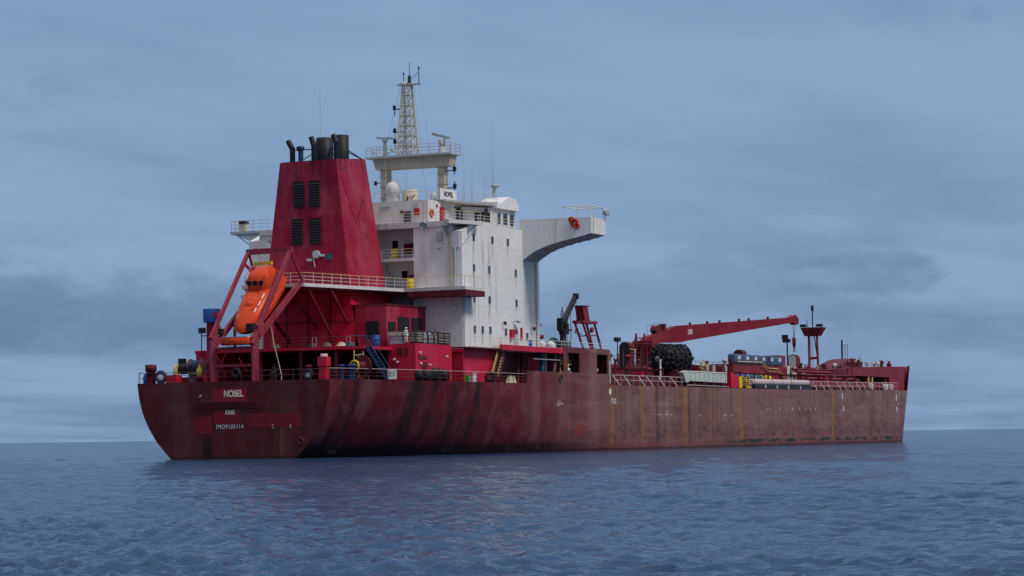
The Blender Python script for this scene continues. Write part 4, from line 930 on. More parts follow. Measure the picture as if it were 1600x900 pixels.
o = thing('life_float', 'flat orange life float lying below the nose of the lifeboat', 'life float', (.2, -.45, 12.1))
mb = MB(); loft([(-1.72, .35, -.3, .3, .5), (-1.65, .5, -.42, .42, .4), (1.65, .5, -.42, .42, .4), (1.72, .35, -.3, .3, .5)], 16, mb=mb); me = mb.build('body', 'orange', o, (0, 0, .42)); me.rotation_euler = (0, 0, math.pi/2)
MB().box(-.45, .45, -1.55, 1.55, .84, .92).build('cover', 'railp', o)

o = thing('mooring_rope', 'long pale rope slanting from the boat platform down to the stern rail', 'rope'); MB().path([(4.2, -2.4, 14.3), (3.2, -3.3, 12.4), (1.0, -5.45, 8.9), (.9, -5.5, 8.3)], .055, n=6).build('line', 'rope', o)

# pneumatic fender on the main deck
FA = rad(-21)
fd = thing('rubber_fender', 'huge black rubber fender wrapped in a net of tyres on the tanker deck', 'fender', (95.2, -12.0, 12.4), FA)
mb = MB(); mb.lathe((0, 0, 0), [(.25, -.1), (.9, .0), (1.5, .25), (1.85, .7), (1.92, 1.2), (1.92, 4.6), (1.85, 5.1), (1.5, 5.55), (.9, 5.8), (.25, 5.9)], (1, 0, 0), n=32); mb.build('body', 'rubber', fd)
proto = None
for k in range(16):
    for j in range(5):
        a = 2*math.pi*(k+.5*(j % 2))/16; x = .95+j*1.0; R_ = 1.9
        if proto is None:
            tm = MB().torus((0, 0, 0), (0, 0, 1), .28, .115, n=14, k=7); t0 = tm.build('tyre', 'rubber', fd); proto = t0
        else: t0 = proto.copy(); COL.objects.link(t0); t0.parent = fd
        nrm = Vector((0, math.cos(a), math.sin(a))); tw = Vector((1, 0, 0)) if (j+k) % 3 else Vector((0, -math.sin(a), math.cos(a)))
        zax = (nrm*.75+tw*.65).normalized()
        t0.matrix_local = Matrix.Translation((x, R_*nrm.y, R_*nrm.z)) @ zax.to_track_quat('Z', 'Y').to_matrix().to_4x4()
for (n_, rr_, xx_) in ((12, 1.62, .32), (8, 1.02, .02)):
    for k in range(n_):
        a = 2*math.pi*k/n_; t0 = proto.copy(); COL.objects.link(t0); t0.parent = fd
        zax = Vector((-.8, .6*math.sin(a*2), .5*math.cos(a*3))).normalized(); t0.matrix_local = Matrix.Translation((xx_-.1, rr_*math.cos(a), rr_*math.sin(a))) @ zax.to_track_quat('Z', 'Y').to_matrix().to_4x4()
mb = MB()
for k in range(16):
    a = 2*math.pi*k/16
    P = [(.05, .45, ), (.3, 1.4), (.75, 1.95), (1.4, 2.05), (4.5, 2.05), (5.1, 1.95), (5.5, 1.4), (5.85, .45)]
    mb.path([(x, r*math.cos(a), r*math.sin(a)) for x, r in P], .05, n=5)
for x in (1.2, 2.0, 3.0, 4.0, 4.8): mb.torus((x, 0, 0), (1, 0, 0), 2.05, .05, n=32, k=5)
mb.build('chain_net', 'black', fd)
mb = MB(); mb.lathe((-.1, 0, 0), [(.42, 0), (.42, .06), (.3, .1)], (-1, 0, 0), n=20); mb.torus((-.25, 0, 0), (0, 0, 1), .2, .06); mb.build('end_fitting', 'steel', fd)
mb = MB(); c = Vector((95.1, -12.25, 12.4))
mb.bar((94.6, -12.6, 12.3), (94.6, -12.6, 8.5), .22, .22); mb.bar((94.7, -12.7, 12.3), (99.4, -13.6, 8.6), .14, .14); mb.build('fender_post', 'railw', ship)
mb = MB(); mb.box(95, 101, -14.8, -10.5, 8.5, 8.8)
for x in (96, 99.5): mb.hexa([(x, -14.5), (x+.5, -14.5), (x+.5, -11), (x, -11)], 8.8, 10.9)
mb.build('fender_cradle', 'darkred', ship)

# drums, containers, small gear
def drum(name, mat, r, h, label, loc, group=None):
    o = thing(name, label, 'drum', loc, 0, group)
    mb = MB(); mb.lathe((0, 0, 0), [(r*.95, 0), (r, .03), (r, h*.32), (r*1.035, h*.335), (r, h*.35), (r, h*.65), (r*1.035, h*.665), (r, h*.68), (r, h-.03), (r*.95, h)], n=20); mb.build('barrel', mat, o)
    mb = MB(); mb.lathe((0, 0, h), [(r*.97, 0), (r*.97, .03), (r*.9, .01)], n=20); mb.lathe((r*.5, 0, h), [(.06, 0), (.06, .05)], n=8); mb.build('lid', mat, o)
    return o
drum('oil_drum', 'yellow', .44, 1.15, 'yellow drum on the upper gallery of the white accommodation block', (28.9, -4.95, 22.76), 'yellow drums by the funnel')
dd = dup([x for x in S.objects if x.name == 'oil_drum'][0], (27.2, -7.75, 19.1), 0, 'yellow drum on the funnel platform behind its white railing')
drum('plastic_drum', 'blue', .45, 1.35, 'bright blue drum on the poop beside the dark doorway of the red deck house', (16.6, -8.7, 12.05))
drum('plastic_drum', 'blue', .62, 1.25, 'blue drum by the railing at the foot of the white block', (47.0, -13.6, 12.3))
drum('plastic_drum', 'teal', .55, 1.5, 'dark green drum at the forward end of the upper deck railing', (59.3, -13.6, 12.3))
drum('oil_drum', 'red', .55, 1.35, 'red drum behind the dark green drum on the upper deck', (60.8, -12.4, 12.3))
drum('oil_drum', 'red', .60, 1.2, 'red drum standing behind the white raft canisters', (55.9, -11.9, 12.3))
def canister(label, loc, rz):
    o = thing('life_raft', label, 'life raft', loc, rz, 'life rafts on the upper deck')
    mb = MB(); mb.lathe((-.8, 0, .75), [(.2, 0), (.5, .08), (.58, .25), (.58, .77), (.63, .8), (.58, .83), (.58, 1.35), (.5, 1.52), (.2, 1.6)], (1, 0, 0), n=20); mb.build('canister', 'white', o)
    mb = MB(); mb.box(-.6, -.4, -.5, .5, 0, .3); mb.box(.4, .6, -.5, .5, 0, .3); mb.build('cradle', 'grey', o)
    return o
canister('white life raft canister on the upper deck, the one nearer the white block', (51.4, -13.5, 12.3), .3); canister('white life raft canister on the upper deck, the one nearer the dark green drum', (54.6, -13.4, 12.3), .2)
o = thing('tarpaulin_bundle', 'dark teal tarpaulin bundle lying behind the white life rafts', 'bundle', (57.2, -12.6, 12.3))
loft([(-1.4, .3, -.2, .5, .8), (-1.0, .6, -.3, 1.2, .7), (0, .8, -.3, 1.7, .8), (.9, .7, -.3, 1.5, .7), (1.4, .3, -.2, .8, .8)], 14).build('canvas', 'teal', o, (0, 0, .3))
o = thing('fire_monitor', 'red fire monitor on a pedestal above the white life rafts', 'fire monitor', (53.0, -12.4, 12.3))
MB().lathe((0, 0, 0), [(.6, 0), (.6, .1), (.35, .12), (.35, 1.6), (.75, 1.7), (.75, 2.1), (.2, 2.2)], n=16).build('pedestal', 'cranered', o)
mb = MB(); mb.tube((0, 0, 2.2), (0, 0, 3.0), .12); mb.path([(-.7, 0, 3.5), (0, 0, 3.0), (.5, 0, 3.3), (1.1, 0, 3.45)], .09); mb.build('nozzle', 'darkred', o)
def ibc(label, loc, rz=0):
    o = thing('container_tank', label, 'tank', loc, rz, 'plastic tanks on the red tank house')
    mb = MB(); mb.box(-.56, .56, -.48, .48, .16, 1.3); mb.lathe((0, 0, 1.3), [(.15, 0), (.15, .06)]); mb.build('bottle', 'ibc', o)
    mb = MB()
    for z in (.2, .48, .76, 1.04, 1.3):
        mb.path([(-.6, -.52, z), (.6, -.52, z), (.6, .52, z), (-.6, .52, z), (-.6, -.52, z)], .03, n=5)
    for i in range(5):
        x = -.6+i*.3
        for y in (-.52, .52): mb.tube((x, y, .15), (x, y, 1.32), .028, n=5)
    for i in range(1, 4):
        y = -.52+i*.26
        for x in (-.6, .6): mb.tube((x, y, .15), (x, y, 1.32), .028, n=5)
    mb.build('cage', 'black', o)
    MB().box(-.6, .6, -.5, .5, 0, .14).build('pallet', 'black', o)
    return o
i0 = ibc('caged cream plastic tank at the forward end of the red tank house roof', (25.2, -12.85, 12.42))
dup(i0, (23.7, -12.85, 12.42), 0, 'caged cream plastic tank beside the dark gas bottle rack'); dup(i0, (18.1, -12.95, 12.42), 0, 'caged cream plastic tank just behind the person in white')
o = thing('storage_chest', 'cream topped grey chest on the aft edge of the red tank house', 'chest', (17.6, -10.9, 12.42))
MB().box(-.5, .5, -.85, .85, 0, .85).build('body', 'grey', o); MB().box(-.56, .56, -.9, .9, .85, 1.35).build('lid', 'ibc', o)
o = thing('bottle_rack', 'dark rack of gas bottles between the cream tanks on the red tank house', 'rack', (21.0, -12.9, 12.42))
mb = MB(); mb.box(-2.0, 2.0, -.5, .5, 0, .1)
for x in (-2, -1, 0, 1, 2):
    for y in (-.5, .5): mb.tube((x, y, 0), (x, y, 1.4), .035)
for z in (.5, 1.0, 1.4):
    mb.path([(-2, -.5, z), (2, -.5, z), (2, .5, z), (-2, .5, z), (-2, -.5, z)], .03)
mb.build('frame', 'black', o)
for i in range(8): mb = MB(); mb.lathe((-1.75+i*.5, -.1, .1), [(.2, 0), (.2, .95), (.08, 1.1), (.08, 1.25)], n=12); mb.build('gas_bottle', ('darkred', 'grey', 'grey')[i % 3], o)

# along the poop rail
o = thing('sign_board', 'small white notice board tied to the starboard rail under a yellow float', 'sign', (10.6, -13.72, 8.35), rad(-72)); 
mb = MB(); mb.box(-.5, .5, -.03, .03, 0, 1.05); mb.build('board', 'whitecloth', o); mb = MB()
for z in (.75, .55, .35): mb.box(-.36, .36, -.036, -.031, z, z+.06)
mb.build('print', 'ink', o)
o = thing('hose_reel', 'dark red hose reel with a yellow rim on the starboard quarter', 'reel', (6.0, -12.1, 8.27), rad(-10))
mb = MB(); mb.lathe((-.7, 0, 1.45), [(.5, 0), (.5, 1.5)], (1, 0, 0), n=20); mb.lathe((.7, 0, 1.45), [(1.15, 0), (1.15, .1)], (1, 0, 0), n=24); mb.build('drum', 'darkred', o)
mb = MB(); mb.torus((-.78, 0, 1.45), (1, 0, 0), .56, .10); mb.box(-.82, -.76, -.5, .5, 1.38, 1.52); mb.box(-.82, -.76, -.07, .07, .95, 1.95); mb.build('rim', 'yellow', o)
mb = MB()
for x in (-.6, .8): mb.bar((x, -.7, 0), (x, 0, 1.45), .1, .12, upv=(1, 0, 0)); mb.bar((x, .7, 0), (x, 0, 1.45), .1, .12, upv=(1, 0, 0))
mb.bar((-.6, 0, 1.45), (.8, 0, 1.45), .08, .08); mb.build('stand', 'darkred', o)
for i, (x, sx, h, lab) in enumerate(((16.2, .45, 1.15, 'narrow black rubber bundle hung on the rail beside the red tank house'), (18.5, .8, 1.2, 'black rubber bundle at the rail in front of the red tank house'), (20.6, .9, 1.5, 'tallest black bundle at the rail, heaped with dark sheeting'), (22.9, .8, 1.35, 'black bundle at the rail near the forward corner of the red tank house'))):
    o = thing('rubber_bundle', lab, 'bundle', (x, -14.15, 8.3), 0, 'black bundles at the starboard rail')
    q = loft([(-.02, .3*sx, -sx*.5, sx*.5, .7), (.1, .4, -sx, sx, .7), (h*.6, .42, -sx, sx, .75), (h*.9, .35, -sx*.85, sx*.85, .8), (h, .12, -sx*.3, sx*.3, .9)], 14).build('sheeting', 'rubber', o); q.rotation_euler = (0, -math.pi/2, 0)
    mb = MB(); mb.torus((0, 0, h*.45), (0, 0, 1), .5, .03, n=16, k=5); mb.build('lashing', 'black', o)
o = thing('tyre', 'black tyre with pale inner rim leaning on the rail near the yellow stairs', 'tyre', (34.2, -14.55, 8.95)); mb = MB(); mb.torus((0, 0, 0), (.8, .6, 0), .44, .2, n=22, k=10); mb.build('rubber_ring', 'rubber', o)
mb = MB(); mb.torus((-.02, 0, 0), (.8, .6, 0), .3, .05); mb.build('rim', 'steel', o)
o = thing('jerrycan', 'bright green jerrycan on deck by the rail', 'jerrycan', (28.6, -14.2, 8.28)); MB().hexa([(-.2, -.3), (.2, -.3), (.2, .3), (-.2, .3)], 0, [.75, .6, .6, .75]).build('can', 'green', o); MB().tube((-.05, 0, .72), (.1, 0, .85), .06).build('cap', 'green', o)
o = thing('plastic_crate', 'dull white plastic crate beside the green jerrycan', 'crate', (30.4, -13.9, 8.28)); MB().box(-.45, .45, -.4, .4, 0, 1.0).build('body', 'whiterust', o); MB().box(-.48, .48, -.43, .43, .93, 1.05).build('rim', 'grey', o)
for i, x in enumerate((38.7, 39.7)):
    o = thing('wedge_chock', ('pale yellow wedge at the rail, nearer the stairs' , 'pale yellow wedge at the rail, further from the stairs')[i], 'wedge', (x, -14.9, 8.28), 0, 'yellow wedges at the rail')
    MB().prism([(-.55 if i == 0 else -.3, -.3, 0), (.5, -.3, 0), (.15 if i == 0 else -.1, -.3, .85)], (0, .5, 0)).build('block', 'ibc', o); MB().box(-.3, .3, -.32, -.29, .05, .12).build('strip', 'raily', o)
# port quarter
mb = MB(); mb.lathe((1.0, 10.75, 8.25), [(.5, 0), (.5, 1.3), (.62, 1.35), (.62, 2.05), (.1, 2.1)], n=14); mb.build('ventilator', 'darkred', ship)
o = thing('tyre', 'dark tyre with a white centre on the port corner of the stern', 'tyre', (.8, 9.35, 8.95)); MB().torus((0, 0, 0), (1, .1, 0), .52, .22, n=22, k=10).build('rubber_ring', 'navy', o); MB().lathe((-.1, 0, 0), [(.3, 0), (.3, .08)], (-1, -.1, 0)).build('hub', 'whitecloth', o)
MB().lathe((1.2, 11.2, 8.25), [(.55, 0), (.6, .6), (.5, 1.0), (.1, 1.2)], n=14).build('bollard', 'blue', ship)
mb = MB(); mb.box(.6, 1.8, 7.3, 8.6, 8.25, 9.1); mb.build('chock_box', 'red', ship)
mw = MB().box(3.2, 5.0, 6.6, 9.0, 8.25, 8.9).build('mooring_winch', 'darkred', ship)
mb = MB(); mb.lathe((4.2, 6.1, 10.1), [(.85, 0), (.85, .1), (.5, .12), (.5, 1.5), (.85, 1.52), (.85, 1.62)], (0, 1, 0), n=20); mb.build('rope_drum', 'raild', mw)
mb = MB(); mb.torus((4.2, 6.7, 10.1), (0, 1, 0), .55, .16); mb.torus((4.2, 7.0, 10.1), (0, 1, 0), .58, .16); mb.torus((4.2, 7.3, 10.1), (0, 1, 0), .55, .16); mb.build('rope_coil', 'navy', mw)
mb = MB(); mb.lathe((4.2, 8.0, 9.9), [(.5, 0), (.62, .2), (.62, .9), (.4, 1.1)], (0, 1, 0), n=16); mb.box(3.9, 4.5, 8.4, 9.1, 10.2, 11.0); mb.build('motor', 'black', mw)
mb = MB(); mb.lathe((3.6, 9.0, 9.75), [(.62, 0), (.62, .15)], (0, 1, 0), n=18); mb.build('gear_case', 'raily', mw)
o = thing('bucket', 'grey bucket on the stern deck below the mooring winch', 'bucket', (.9, 5.45, 8.27)); MB().lathe((0, 0, 0), [(.32, 0), (.45, .95), (.48, .95), (.48, 1.0), (.42, .98)], n=16).build('pail', 'steel', o); MB().torus((0, 0, .95), (1, 0, .4), .45, .02).build('handle', 'black', o)
o = thing('oilskin_bag', 'bright yellow bag tied to the stern rail', 'bag', (.5, 4.35, 9.0)); loft([(-.1, .15, -.15, .15, .9), (.1, .5, -.3, .3, .8), (.7, .5, -.3, .3, .8), (1.1, .25, -.2, .2, .9), (1.45, .08, -.08, .08, 1)], 12).build('sack', 'yellow', o).rotation_euler = (0, -math.pi/2, 0); o.scale = (.7, .7, .8); MB().torus((0, 0, 1.12), (0, 0, 1), .2, .04).build('tie', 'black', o)
mb = MB(); mb.lathe((5.5, 5.75, 8.27), [(.58, 0), (.58, 6.6), (.6, 6.65)], n=16); vt = mb.build('ventilator', 'funnel', ship); mb = MB(); mb.lathe((5.5, 5.75, 14.9), [(.92, 0), (.95, 1.45), (.92, 1.5), (.3, 1.55)], n=20); mb.build('cowl', 'blue', vt)
for (x, y, h_, r) in ((2.1, -10.0, 2.75, .42),): mb = MB(); mb.box(x-r, x+r, y-r, y+r, 8.25, 8.25+h_-.3); mb.box(x-r-.1, x+r+.1, y-r-.1, y+r+.1, 8.25+h_-1.3, 8.25+h_-.35); mb.lathe((x, y, 8.25+h_-.35), [(.4, 0), (.4, .3), (.3, .35)], n=12, mi=1); mb.build('ventilator', ['red', 'railp'], ship)
for (x, y) in ((3.6, -9.0), (3.9, -11.1), (4.4, -11.9), (4.7, -12.1), (3.1, -7.6)): mb = MB(); mb.lathe((x, y, 8.25), [(.28, 0), (.28, 1.35), (.4, 1.4), (.4, 1.6), (.1, 1.65)], n=12); mb.build('bollard', 'navy' if y < -11 else 'darkred', ship)
o = thing('tyre', 'black tyre hung behind the stern rail left of the red ventilator post', 'tyre', (1.6, -8.35, 8.85)); MB().torus((0, 0, 0), (1, .2, 0), .44, .18, n=22, k=10).build('rubber_ring', 'rubber', o); MB().lathe((0, 0, 0), [(.26, 0), (.26, .05)], (-1, -.2, 0)).build('hub', 'grey', o)
mb = MB(); mb.path([(7.2, -10.9, 10.9), (7.2, -12.0, 11.0)], .06); mb.tube((7.2, -10.9, 10.5), (7.2, -10.9, 11.5), .06); mb.tube((7.2, -12.0, 10.9), (7.2, -12.0, 11.3), .06); mb.tube((7.2, -11.4, 8.3), (7.2, -11.4, 10.95), .05); mb.build('fire_monitor', 'raily', ship)
mb = MB(); mb.box(9.6, 10.4, 8.2, 8.9, 12.1, 13.3); mb.build('locker', 'blue', ship)
mb = MB(); mb.tube((10.2, 9.9, 12.05), (10.2, 9.9, 14.2), .06); mb.box(10.0, 10.5, 9.5, 10.2, 14.0, 14.6); mb.path([(10.2, 9.9, 13.7), (10.2, 8.0, 13.7)], .06); mb.build('flood_light', 'black', ship)
for (y, mt) in ((1.0, 'rope'), (-3.6, 'greygreen'), (-5.4, 'rope'), (-7.2, 'ibc'), (-8.3, 'teal')):
    o = thing('rope_coil', {'rope': 'worn brown rope coil on the poop edge by the red casing', 'greygreen': 'dark reddish rope heap on the poop edge between brown coils', 'ibc': 'yellowish bundle on the poop edge by the blue drum', 'teal': 'dark teal bundle on the poop edge next to the yellowish one'}[mt], 'rope', (11.2, y, 12.05))
    mb = MB()
    for k in range(4): mb.torus((.05*k, 0, .08+k*.08), (.12*k, .06, 1), .5-.06*k, .08, n=18, k=6)
    mb.build('coil', 'coil' if mt == 'rope' else 'raild' if mt == 'greygreen' else mt, o); MB().path([(.5, 0, .2), (.9, .5, .06), (.6, 1.0, .06)], .05).build('rope_end', mt, o)
    if mt == 'rope': o['group'] = 'brown rope coils on the poop edge'

# ------------------------------------------------------------------ forward of the house
# small dark crane
cr = MB(); cr.lathe((57.2, -14, 12.95), [(.6, 0), (.6, .1), (.42, .15), (.42, 2.4), (.6, 2.5), (.6, 3.2)], n=14); cr.box(56.2, 57.0, -14.3, -13.6, 15.0, 16.6); cr.box(56.8, 58.2, -14.4, -13.6, 14.6, 16.0); cr = cr.build('provision_crane', 'black', ship)
mb = MB(); mb.bar((57.0, -14, 15.9), (61.4, -14, 19.5), .5, .55); mb.box(61.1, 61.9, -14.25, -13.75, 19.2, 19.9); mb.tube((57.8, -14, 15.4), (59.4, -14, 17.5), .12); mb.build('boom', 'black', cr)
MB().path([(61.6, -14, 19.3), (61.6, -14, 15.3)], .03, n=5).build('hoist_wire', 'black', cr)
mb = MB()
for x in (58.6, 60.1): ladder(mb, (x, -13.2, 12.3), (x+.1, -13.2, 17.6-(x-58.6)*.5), .6, (1, 0, 0), step=.5)
mb.path([(58.2, -13.2, 15.2), (61.8, -13.2, 15.3)], .12); mb.path([(58.9, -13.2, 18.2), (58.5, -13.2, 15.3)], .04); mb.path([(58.9, -13.2, 18.2), (60.1, -13.2, 15.3)], .04); mb.path([(61.6, -13.2, 12.3), (61.6, -13.2, 17.6)], .04); mb.build('boom_rest', 'darkred', ship)
# tilted red A-frame with a winch box
mb = MB()
for y in (-14.3, -13.2):
    mb.bar((65.6, y, 13.0), (62.9, y, 16.3), .22, .22); mb.bar((69.0, y, 13.0), (66.6, y, 16.5), .22, .22); mb.bar((64.4, y, 14.6), (67.6, y, 14.8), .16, .16)
mb.box(62.6, 67.4, -14.5, -13.0, 16.2, 16.55); mb.bar((67.4, -13.8, 13.0), (65.2, -13.8, 16.2), .14, .14)
mb.path([(61.2, -14.2, 16.1), (60.6, -14.2, 14.9), (62.6, -14.2, 14.8)], .08); mb.path([(61.2, -14.2, 16.1), (62.6, -14.2, 16.4)], .08)
mb.hexa([(63.6, -14.3), (65.3, -14.3), (65.3, -13.2), (63.6, -13.2)], 16.55, 18.35, 0, [(63.0, -14.3), (64.6, -14.3), (64.6, -13.2), (63.0, -13.2)]); mb.box(62.9, 65.2, -14.4, -13.1, 18.35, 18.45)
mb.lathe((66.0, -14.4, 15.4), [(.35, 0), (.35, .3)], (0, 1, 0), n=12)
mb.build('hose_davit', 'cranered', ship)

# main deck rail with slanting stays, plate behind
for X0, X1 in ((71.5, 98.5), (117, 126), (155.5, 206)):
    mb = MB(); xs_r = np.arange(X0, X1+.01, 2.25)
    for h_, r_ in ((1.32, .05), (.7, .035)): mb.path([(x, -15.05, deckz(x)+h_) for x in xs_r], r_)
    for x in xs_r: mb.tube((x, -15.05, deckz(x)), (x, -15.05, deckz(x)+1.3), .035, n=5)
    mb.build('railing', 'railp', ship)
for k, x in enumerate([72, 75.8, 81, 84, 88.4, 93.2, 157, 161, 164.5, 170, 173.5, 177, 181, 184.5, 188.5, 196.5]):
    mb = MB(); z = deckz(x); mb.bar((x-1.1, -15.0, z+1.34), (x+1.1, -15.1, z+.02), .09, .10); mb.build('rail_stay', 'railw', ship)
# long pipes and a pipe rack on the main deck
for y, dz, r, mt in ((-13.9, .45, .22, 'deckred'), (-13.0, .9, .28, 'darkred'), (-11.6, .6, .3, 'deckred'), (-9.0, 1.5, .35, 'darkred'), (-7.2, 2.2, .3, 'deckred'), (-5.4, 2.7, .38, 'darkred'), (-2.5, 3.2, .4, 'deckred'), (0, 3.3, .4, 'darkred'), (2.5, 3.2, .4, 'deckred'), (8, 2.4, .35, 'darkred')):
    MB().path([(x, y, deckz(x)+dz) for x in (70.5, 110, 146, 176 if y > -12 else 205)], r, n=10).build('cargo_pipe', mt, ship)
for k, x in enumerate(np.arange(74, 178, 6.5)):
    mb = MB(); z = deckz(x); mb.box(x-.15, x+.15, -13.5, -1, z+2.3, z+2.5); 
    for y in (-13.3, -8, -4.5, -1.2): mb.box(x-.14, x+.14, y-.12, y+.12, z, z+2.3)
    mb.build('pipe_support', 'darkred', ship)
MB().box(71, 176, -12.6, 12, 10.3, 10.42).build('pipe_deck', 'darkred', ship) if False else None
cw = MB().box(70, 182, -1.0, 1.0, 12.05, 12.2).build('catwalk', 'darkred', ship)
railing([(70, -1.0, 12.2), (182, -1.0, 12.2)], cw, step=2.6, mat='raild', h=1.1, bars=(.55, 1.1))
rng = random.Random(11)
for k in range(64):                                     # valves and vent heads rising over the rail
    x = rng.choice([rng.uniform(72, 92), rng.uniform(104, 130), rng.uniform(104, 130), rng.uniform(172, 196), rng.uniform(172, 196)]); y = rng.uniform(-12.5, -3); z = deckz(x); h = rng.uniform(2.2, 4.3)
    mb = MB(); mb.tube((x, y, z), (x, y, z+h), rng.uniform(.07, .18), n=8)
    if k % 3 == 0: mb.lathe((x, y, z+h-.2), [(.15, 0), (.42, .15), (.42, .45), (.1, .6)], n=12)
    elif k % 3 == 1: mb.torus((x, y, z+h), (rng.uniform(-.4, .4), -.6, .7), .34, .05, n=14, k=5)
    else: mb.box(x-.3, x+.3, y-.3, y+.3, z+h-.3, z+h+.25)
    mb.build('deck_valve' if k % 2 else 'vent_post', rng.choice(['darkred', 'cranered', 'raild', 'railp', 'deckred', 'whiterust', 'funnel']), ship)
for k in range(34):                                     # boxes, flanges and small housings between the pipes
    x = rng.choice([rng.uniform(71, 92), rng.uniform(103, 128), rng.uniform(156, 198)]); y = rng.uniform(-13.6, -9.5); z = deckz(x); h = rng.uniform(.8, 2.4); w = rng.uniform(.5, 1.4)
    mb = MB(); mb.box(x-w, x+w, y-.5, y+.5, z, z+h); mb.box(x-w*.6, x+w*.6, y-.52, y+.4, z+h, z+h+.25); mb.build('deck_box', rng.choice(['darkred', 'cranered', 'deckred', 'red', 'raild']), ship)
# low tank-top trunk giving the dark red band behind the pipes
MB().box(72, 130, -8.5, 8.5, 8.35, 10.9).build('trunk_deck', 'darkred', ship)
MB().box(72, 118, -14.2, -13.6, 8.4, 9.5).build('coaming', 'darkred', ship); MB().box(156, 206, -13.9, -13.5, 8.9, 10.3).build('coaming', 'cranered', ship)
for k in range(48):                                     # small fittings in a row along the top of the piping
    x = 104+k*2.05+rng.uniform(-.6, .6); y = rng.uniform(-4.5, -1.2); z = 11.6; h = rng.uniform(.5, 1.5)
    mb = MB(); mb.tube((x, y, z), (x, y, z+h), rng.uniform(.08, .2), n=8); mb.lathe((x, y, z+h-.1), [(.12, 0), (.3, .1), (.3, .3), (.1, .4)], n=10); mb.build('deck_fitting', rng.choice(['darkred', 'raild', 'cranered', 'railp', 'whiterust', 'black']), ship)
for (y, z, mt) in ((-13.0, 10.7, 'cranered'), (-12.6, 11.3, 'darkred'), (-12.2, 11.8, 'cranered'), (-11.5, 12.2, 'darkred')):
    MB().path([(156.5, y, z-.1), (176, y, z), (186, y, z+.15)], .2, n=8).build('cargo_pipe', mt, ship)
for k in range(30):                                     # fittings crowding the forecastle and the deck before it
    x = rng.uniform(158, 226); y = -12.0 if x < 212 else -12.0+(x-212)*.32; y += rng.uniform(0, 1.5); z = 12.0 if x < 186 else 13.3; h = rng.uniform(.5, 1.3)
    mb = MB(); kind = k % 3
    if kind == 0: mb.box(x-.5, x+.5, y-.3, y+.3, z-.4, z+h*.6); mb.box(x-.2, x+.2, y-.2, y+.2, z+h*.6, z+h)
    elif kind == 1: mb.lathe((x, y, z-.3), [(.28, 0), (.2, .2), (.2, h), (.36, h+.05), (.36, h+.25), (.1, h+.3)], n=12)
    else: mb.torus((x, y, z+h*.5), (.5, -.8, .1), .38, .07, n=16, k=5); mb.tube((x, y, z-.3), (x, y, z+h*.5), .08)
    mb.build('windlass_gear' if x > 200 else 'deck_gear', rng.choice(['darkred', 'cranered', 'raild', 'railp', 'funnel', 'deckred']), ship)
# mushroom hoods
def hood(x, y, z0, z1, w, mat, face=None):
    mb = MB(); r = w/2; P = [(x-.9, y-r, z0)]+[(x-.9, y-r*math.cos(a), z1-r+r*math.sin(a)) for a in np.linspace(0, math.pi, 11)]+[(x-.9, y+r, z0)]
    mb.prism(P, (1.8, 0, 0)); mb = mb.build('ventilator', mat, ship)
    if face:
        q = MB(); P2 = [(x-.93, y-r*.82, z0+.3)]+[(x-.93, y-r*.82*math.cos(a), z1-r+r*.82*math.sin(a)) for a in np.linspace(0, math.pi, 11)]+[(x-.93, y+r*.82, z0+.3)]; q.prism(P2, (.02, 0, 0)); q.build('intake', face, mb)
    return mb
hood(98, -6.3, 8.4, 15.0, 1.6, 'darkred', 'black'); hood(146.5, -6.2, 8.6, 15.1, 1.7, 'darkred', 'black'); hood(174.5, -6.0, 8.8, 15.0, 1.6, 'darkred', 'whiterust')
mb = MB(); mb.path([(96.9, -7.2, 13.9), (99.2, -7.2, 13.9)], .06); mb.build('hood_rail', 'raily', ship)
mb = MB(); mb.tube((94, -6.5, 8.4), (94, -6.5, 15.2), .08); mb.box(93.4, 94.6, -6.8, -6.2, 14.9, 15.5); mb.build('flood_light', 'black', ship)
for x in (92.6, 93.3, 94.8, 101.5, 104): MB().tube((x, -7, 8.4), (x, -7, 13.5+.3*math.sin(x)), .09).build('vent_pipe', 'raild', ship)
# deck crane
uu = Vector((28, -15.3, 0)).normalized(); base = Vector((119, 0, 0)); side = Vector((uu.y, -uu.x, 0))
def bp_(s, z, o=0): return base+uu*s+side*o+Vector((0, 0, z))
dc = MB(); dc.lathe((120.2, -.6, 8.4), [(1.5, 0), (1.5, 6.2), (1.9, 6.4), (1.9, 7.2)], n=20); dc.box(118.6, 121.6, -2.2, 1.0, 15.0, 15.9); dc = dc.build('deck_crane', 'cranered', ship)
mb = MB(); P = [(.2, 15.75), (2.1, 15.6), (7.8, 15.75), (8.76, 15.98), (30.9, 19.1), (31.6, 18.75), (32.0, 18.9), (32.0, 19.7), (31.4, 20.3), (30.6, 19.9), (6.7, 18.22), (5.5, 17.75), (3.6, 17.2), (1.2, 16.5)]
mb.prism([bp_(s, z, .65) for s, z in P], tuple(side*-1.3)); boom = mb.build('boom', 'cranered', dc)
mb = MB(); mb.prism([bp_(s, z, .66) for s, z in ((9.0, 16.9), (9.9, 17.0), (9.9, 17.8), (9.0, 17.7))], tuple(side*.03))
mb.build('name_plate', 'railp', dc)
mb = MB()
for s in (10, 13.5, 16, 20, 22, 26): mb.box(*(lambda p: (p.x-.15, p.x+.15, p.y-.15, p.y+.15, p.z, p.z+.35))(bp_(s, 18.22+(s-6.7)*.0703)))
mb.build('boom_cleat', 'darkred', dc)
mb = MB(); p = bp_(3.3, 17.6); mb.lathe(p-side*.6, [(.7, 0), (.7, .1), (.4, .12), (.4, 1.1), (.7, 1.12), (.7, 1.2)], tuple(side), n=16); p = bp_(4.6, 18.0); mb.box(p.x-.5, p.x+.5, p.y-.4, p.y+.4, 17.4, 18.5); mb.build('winch', 'darkred', dc)
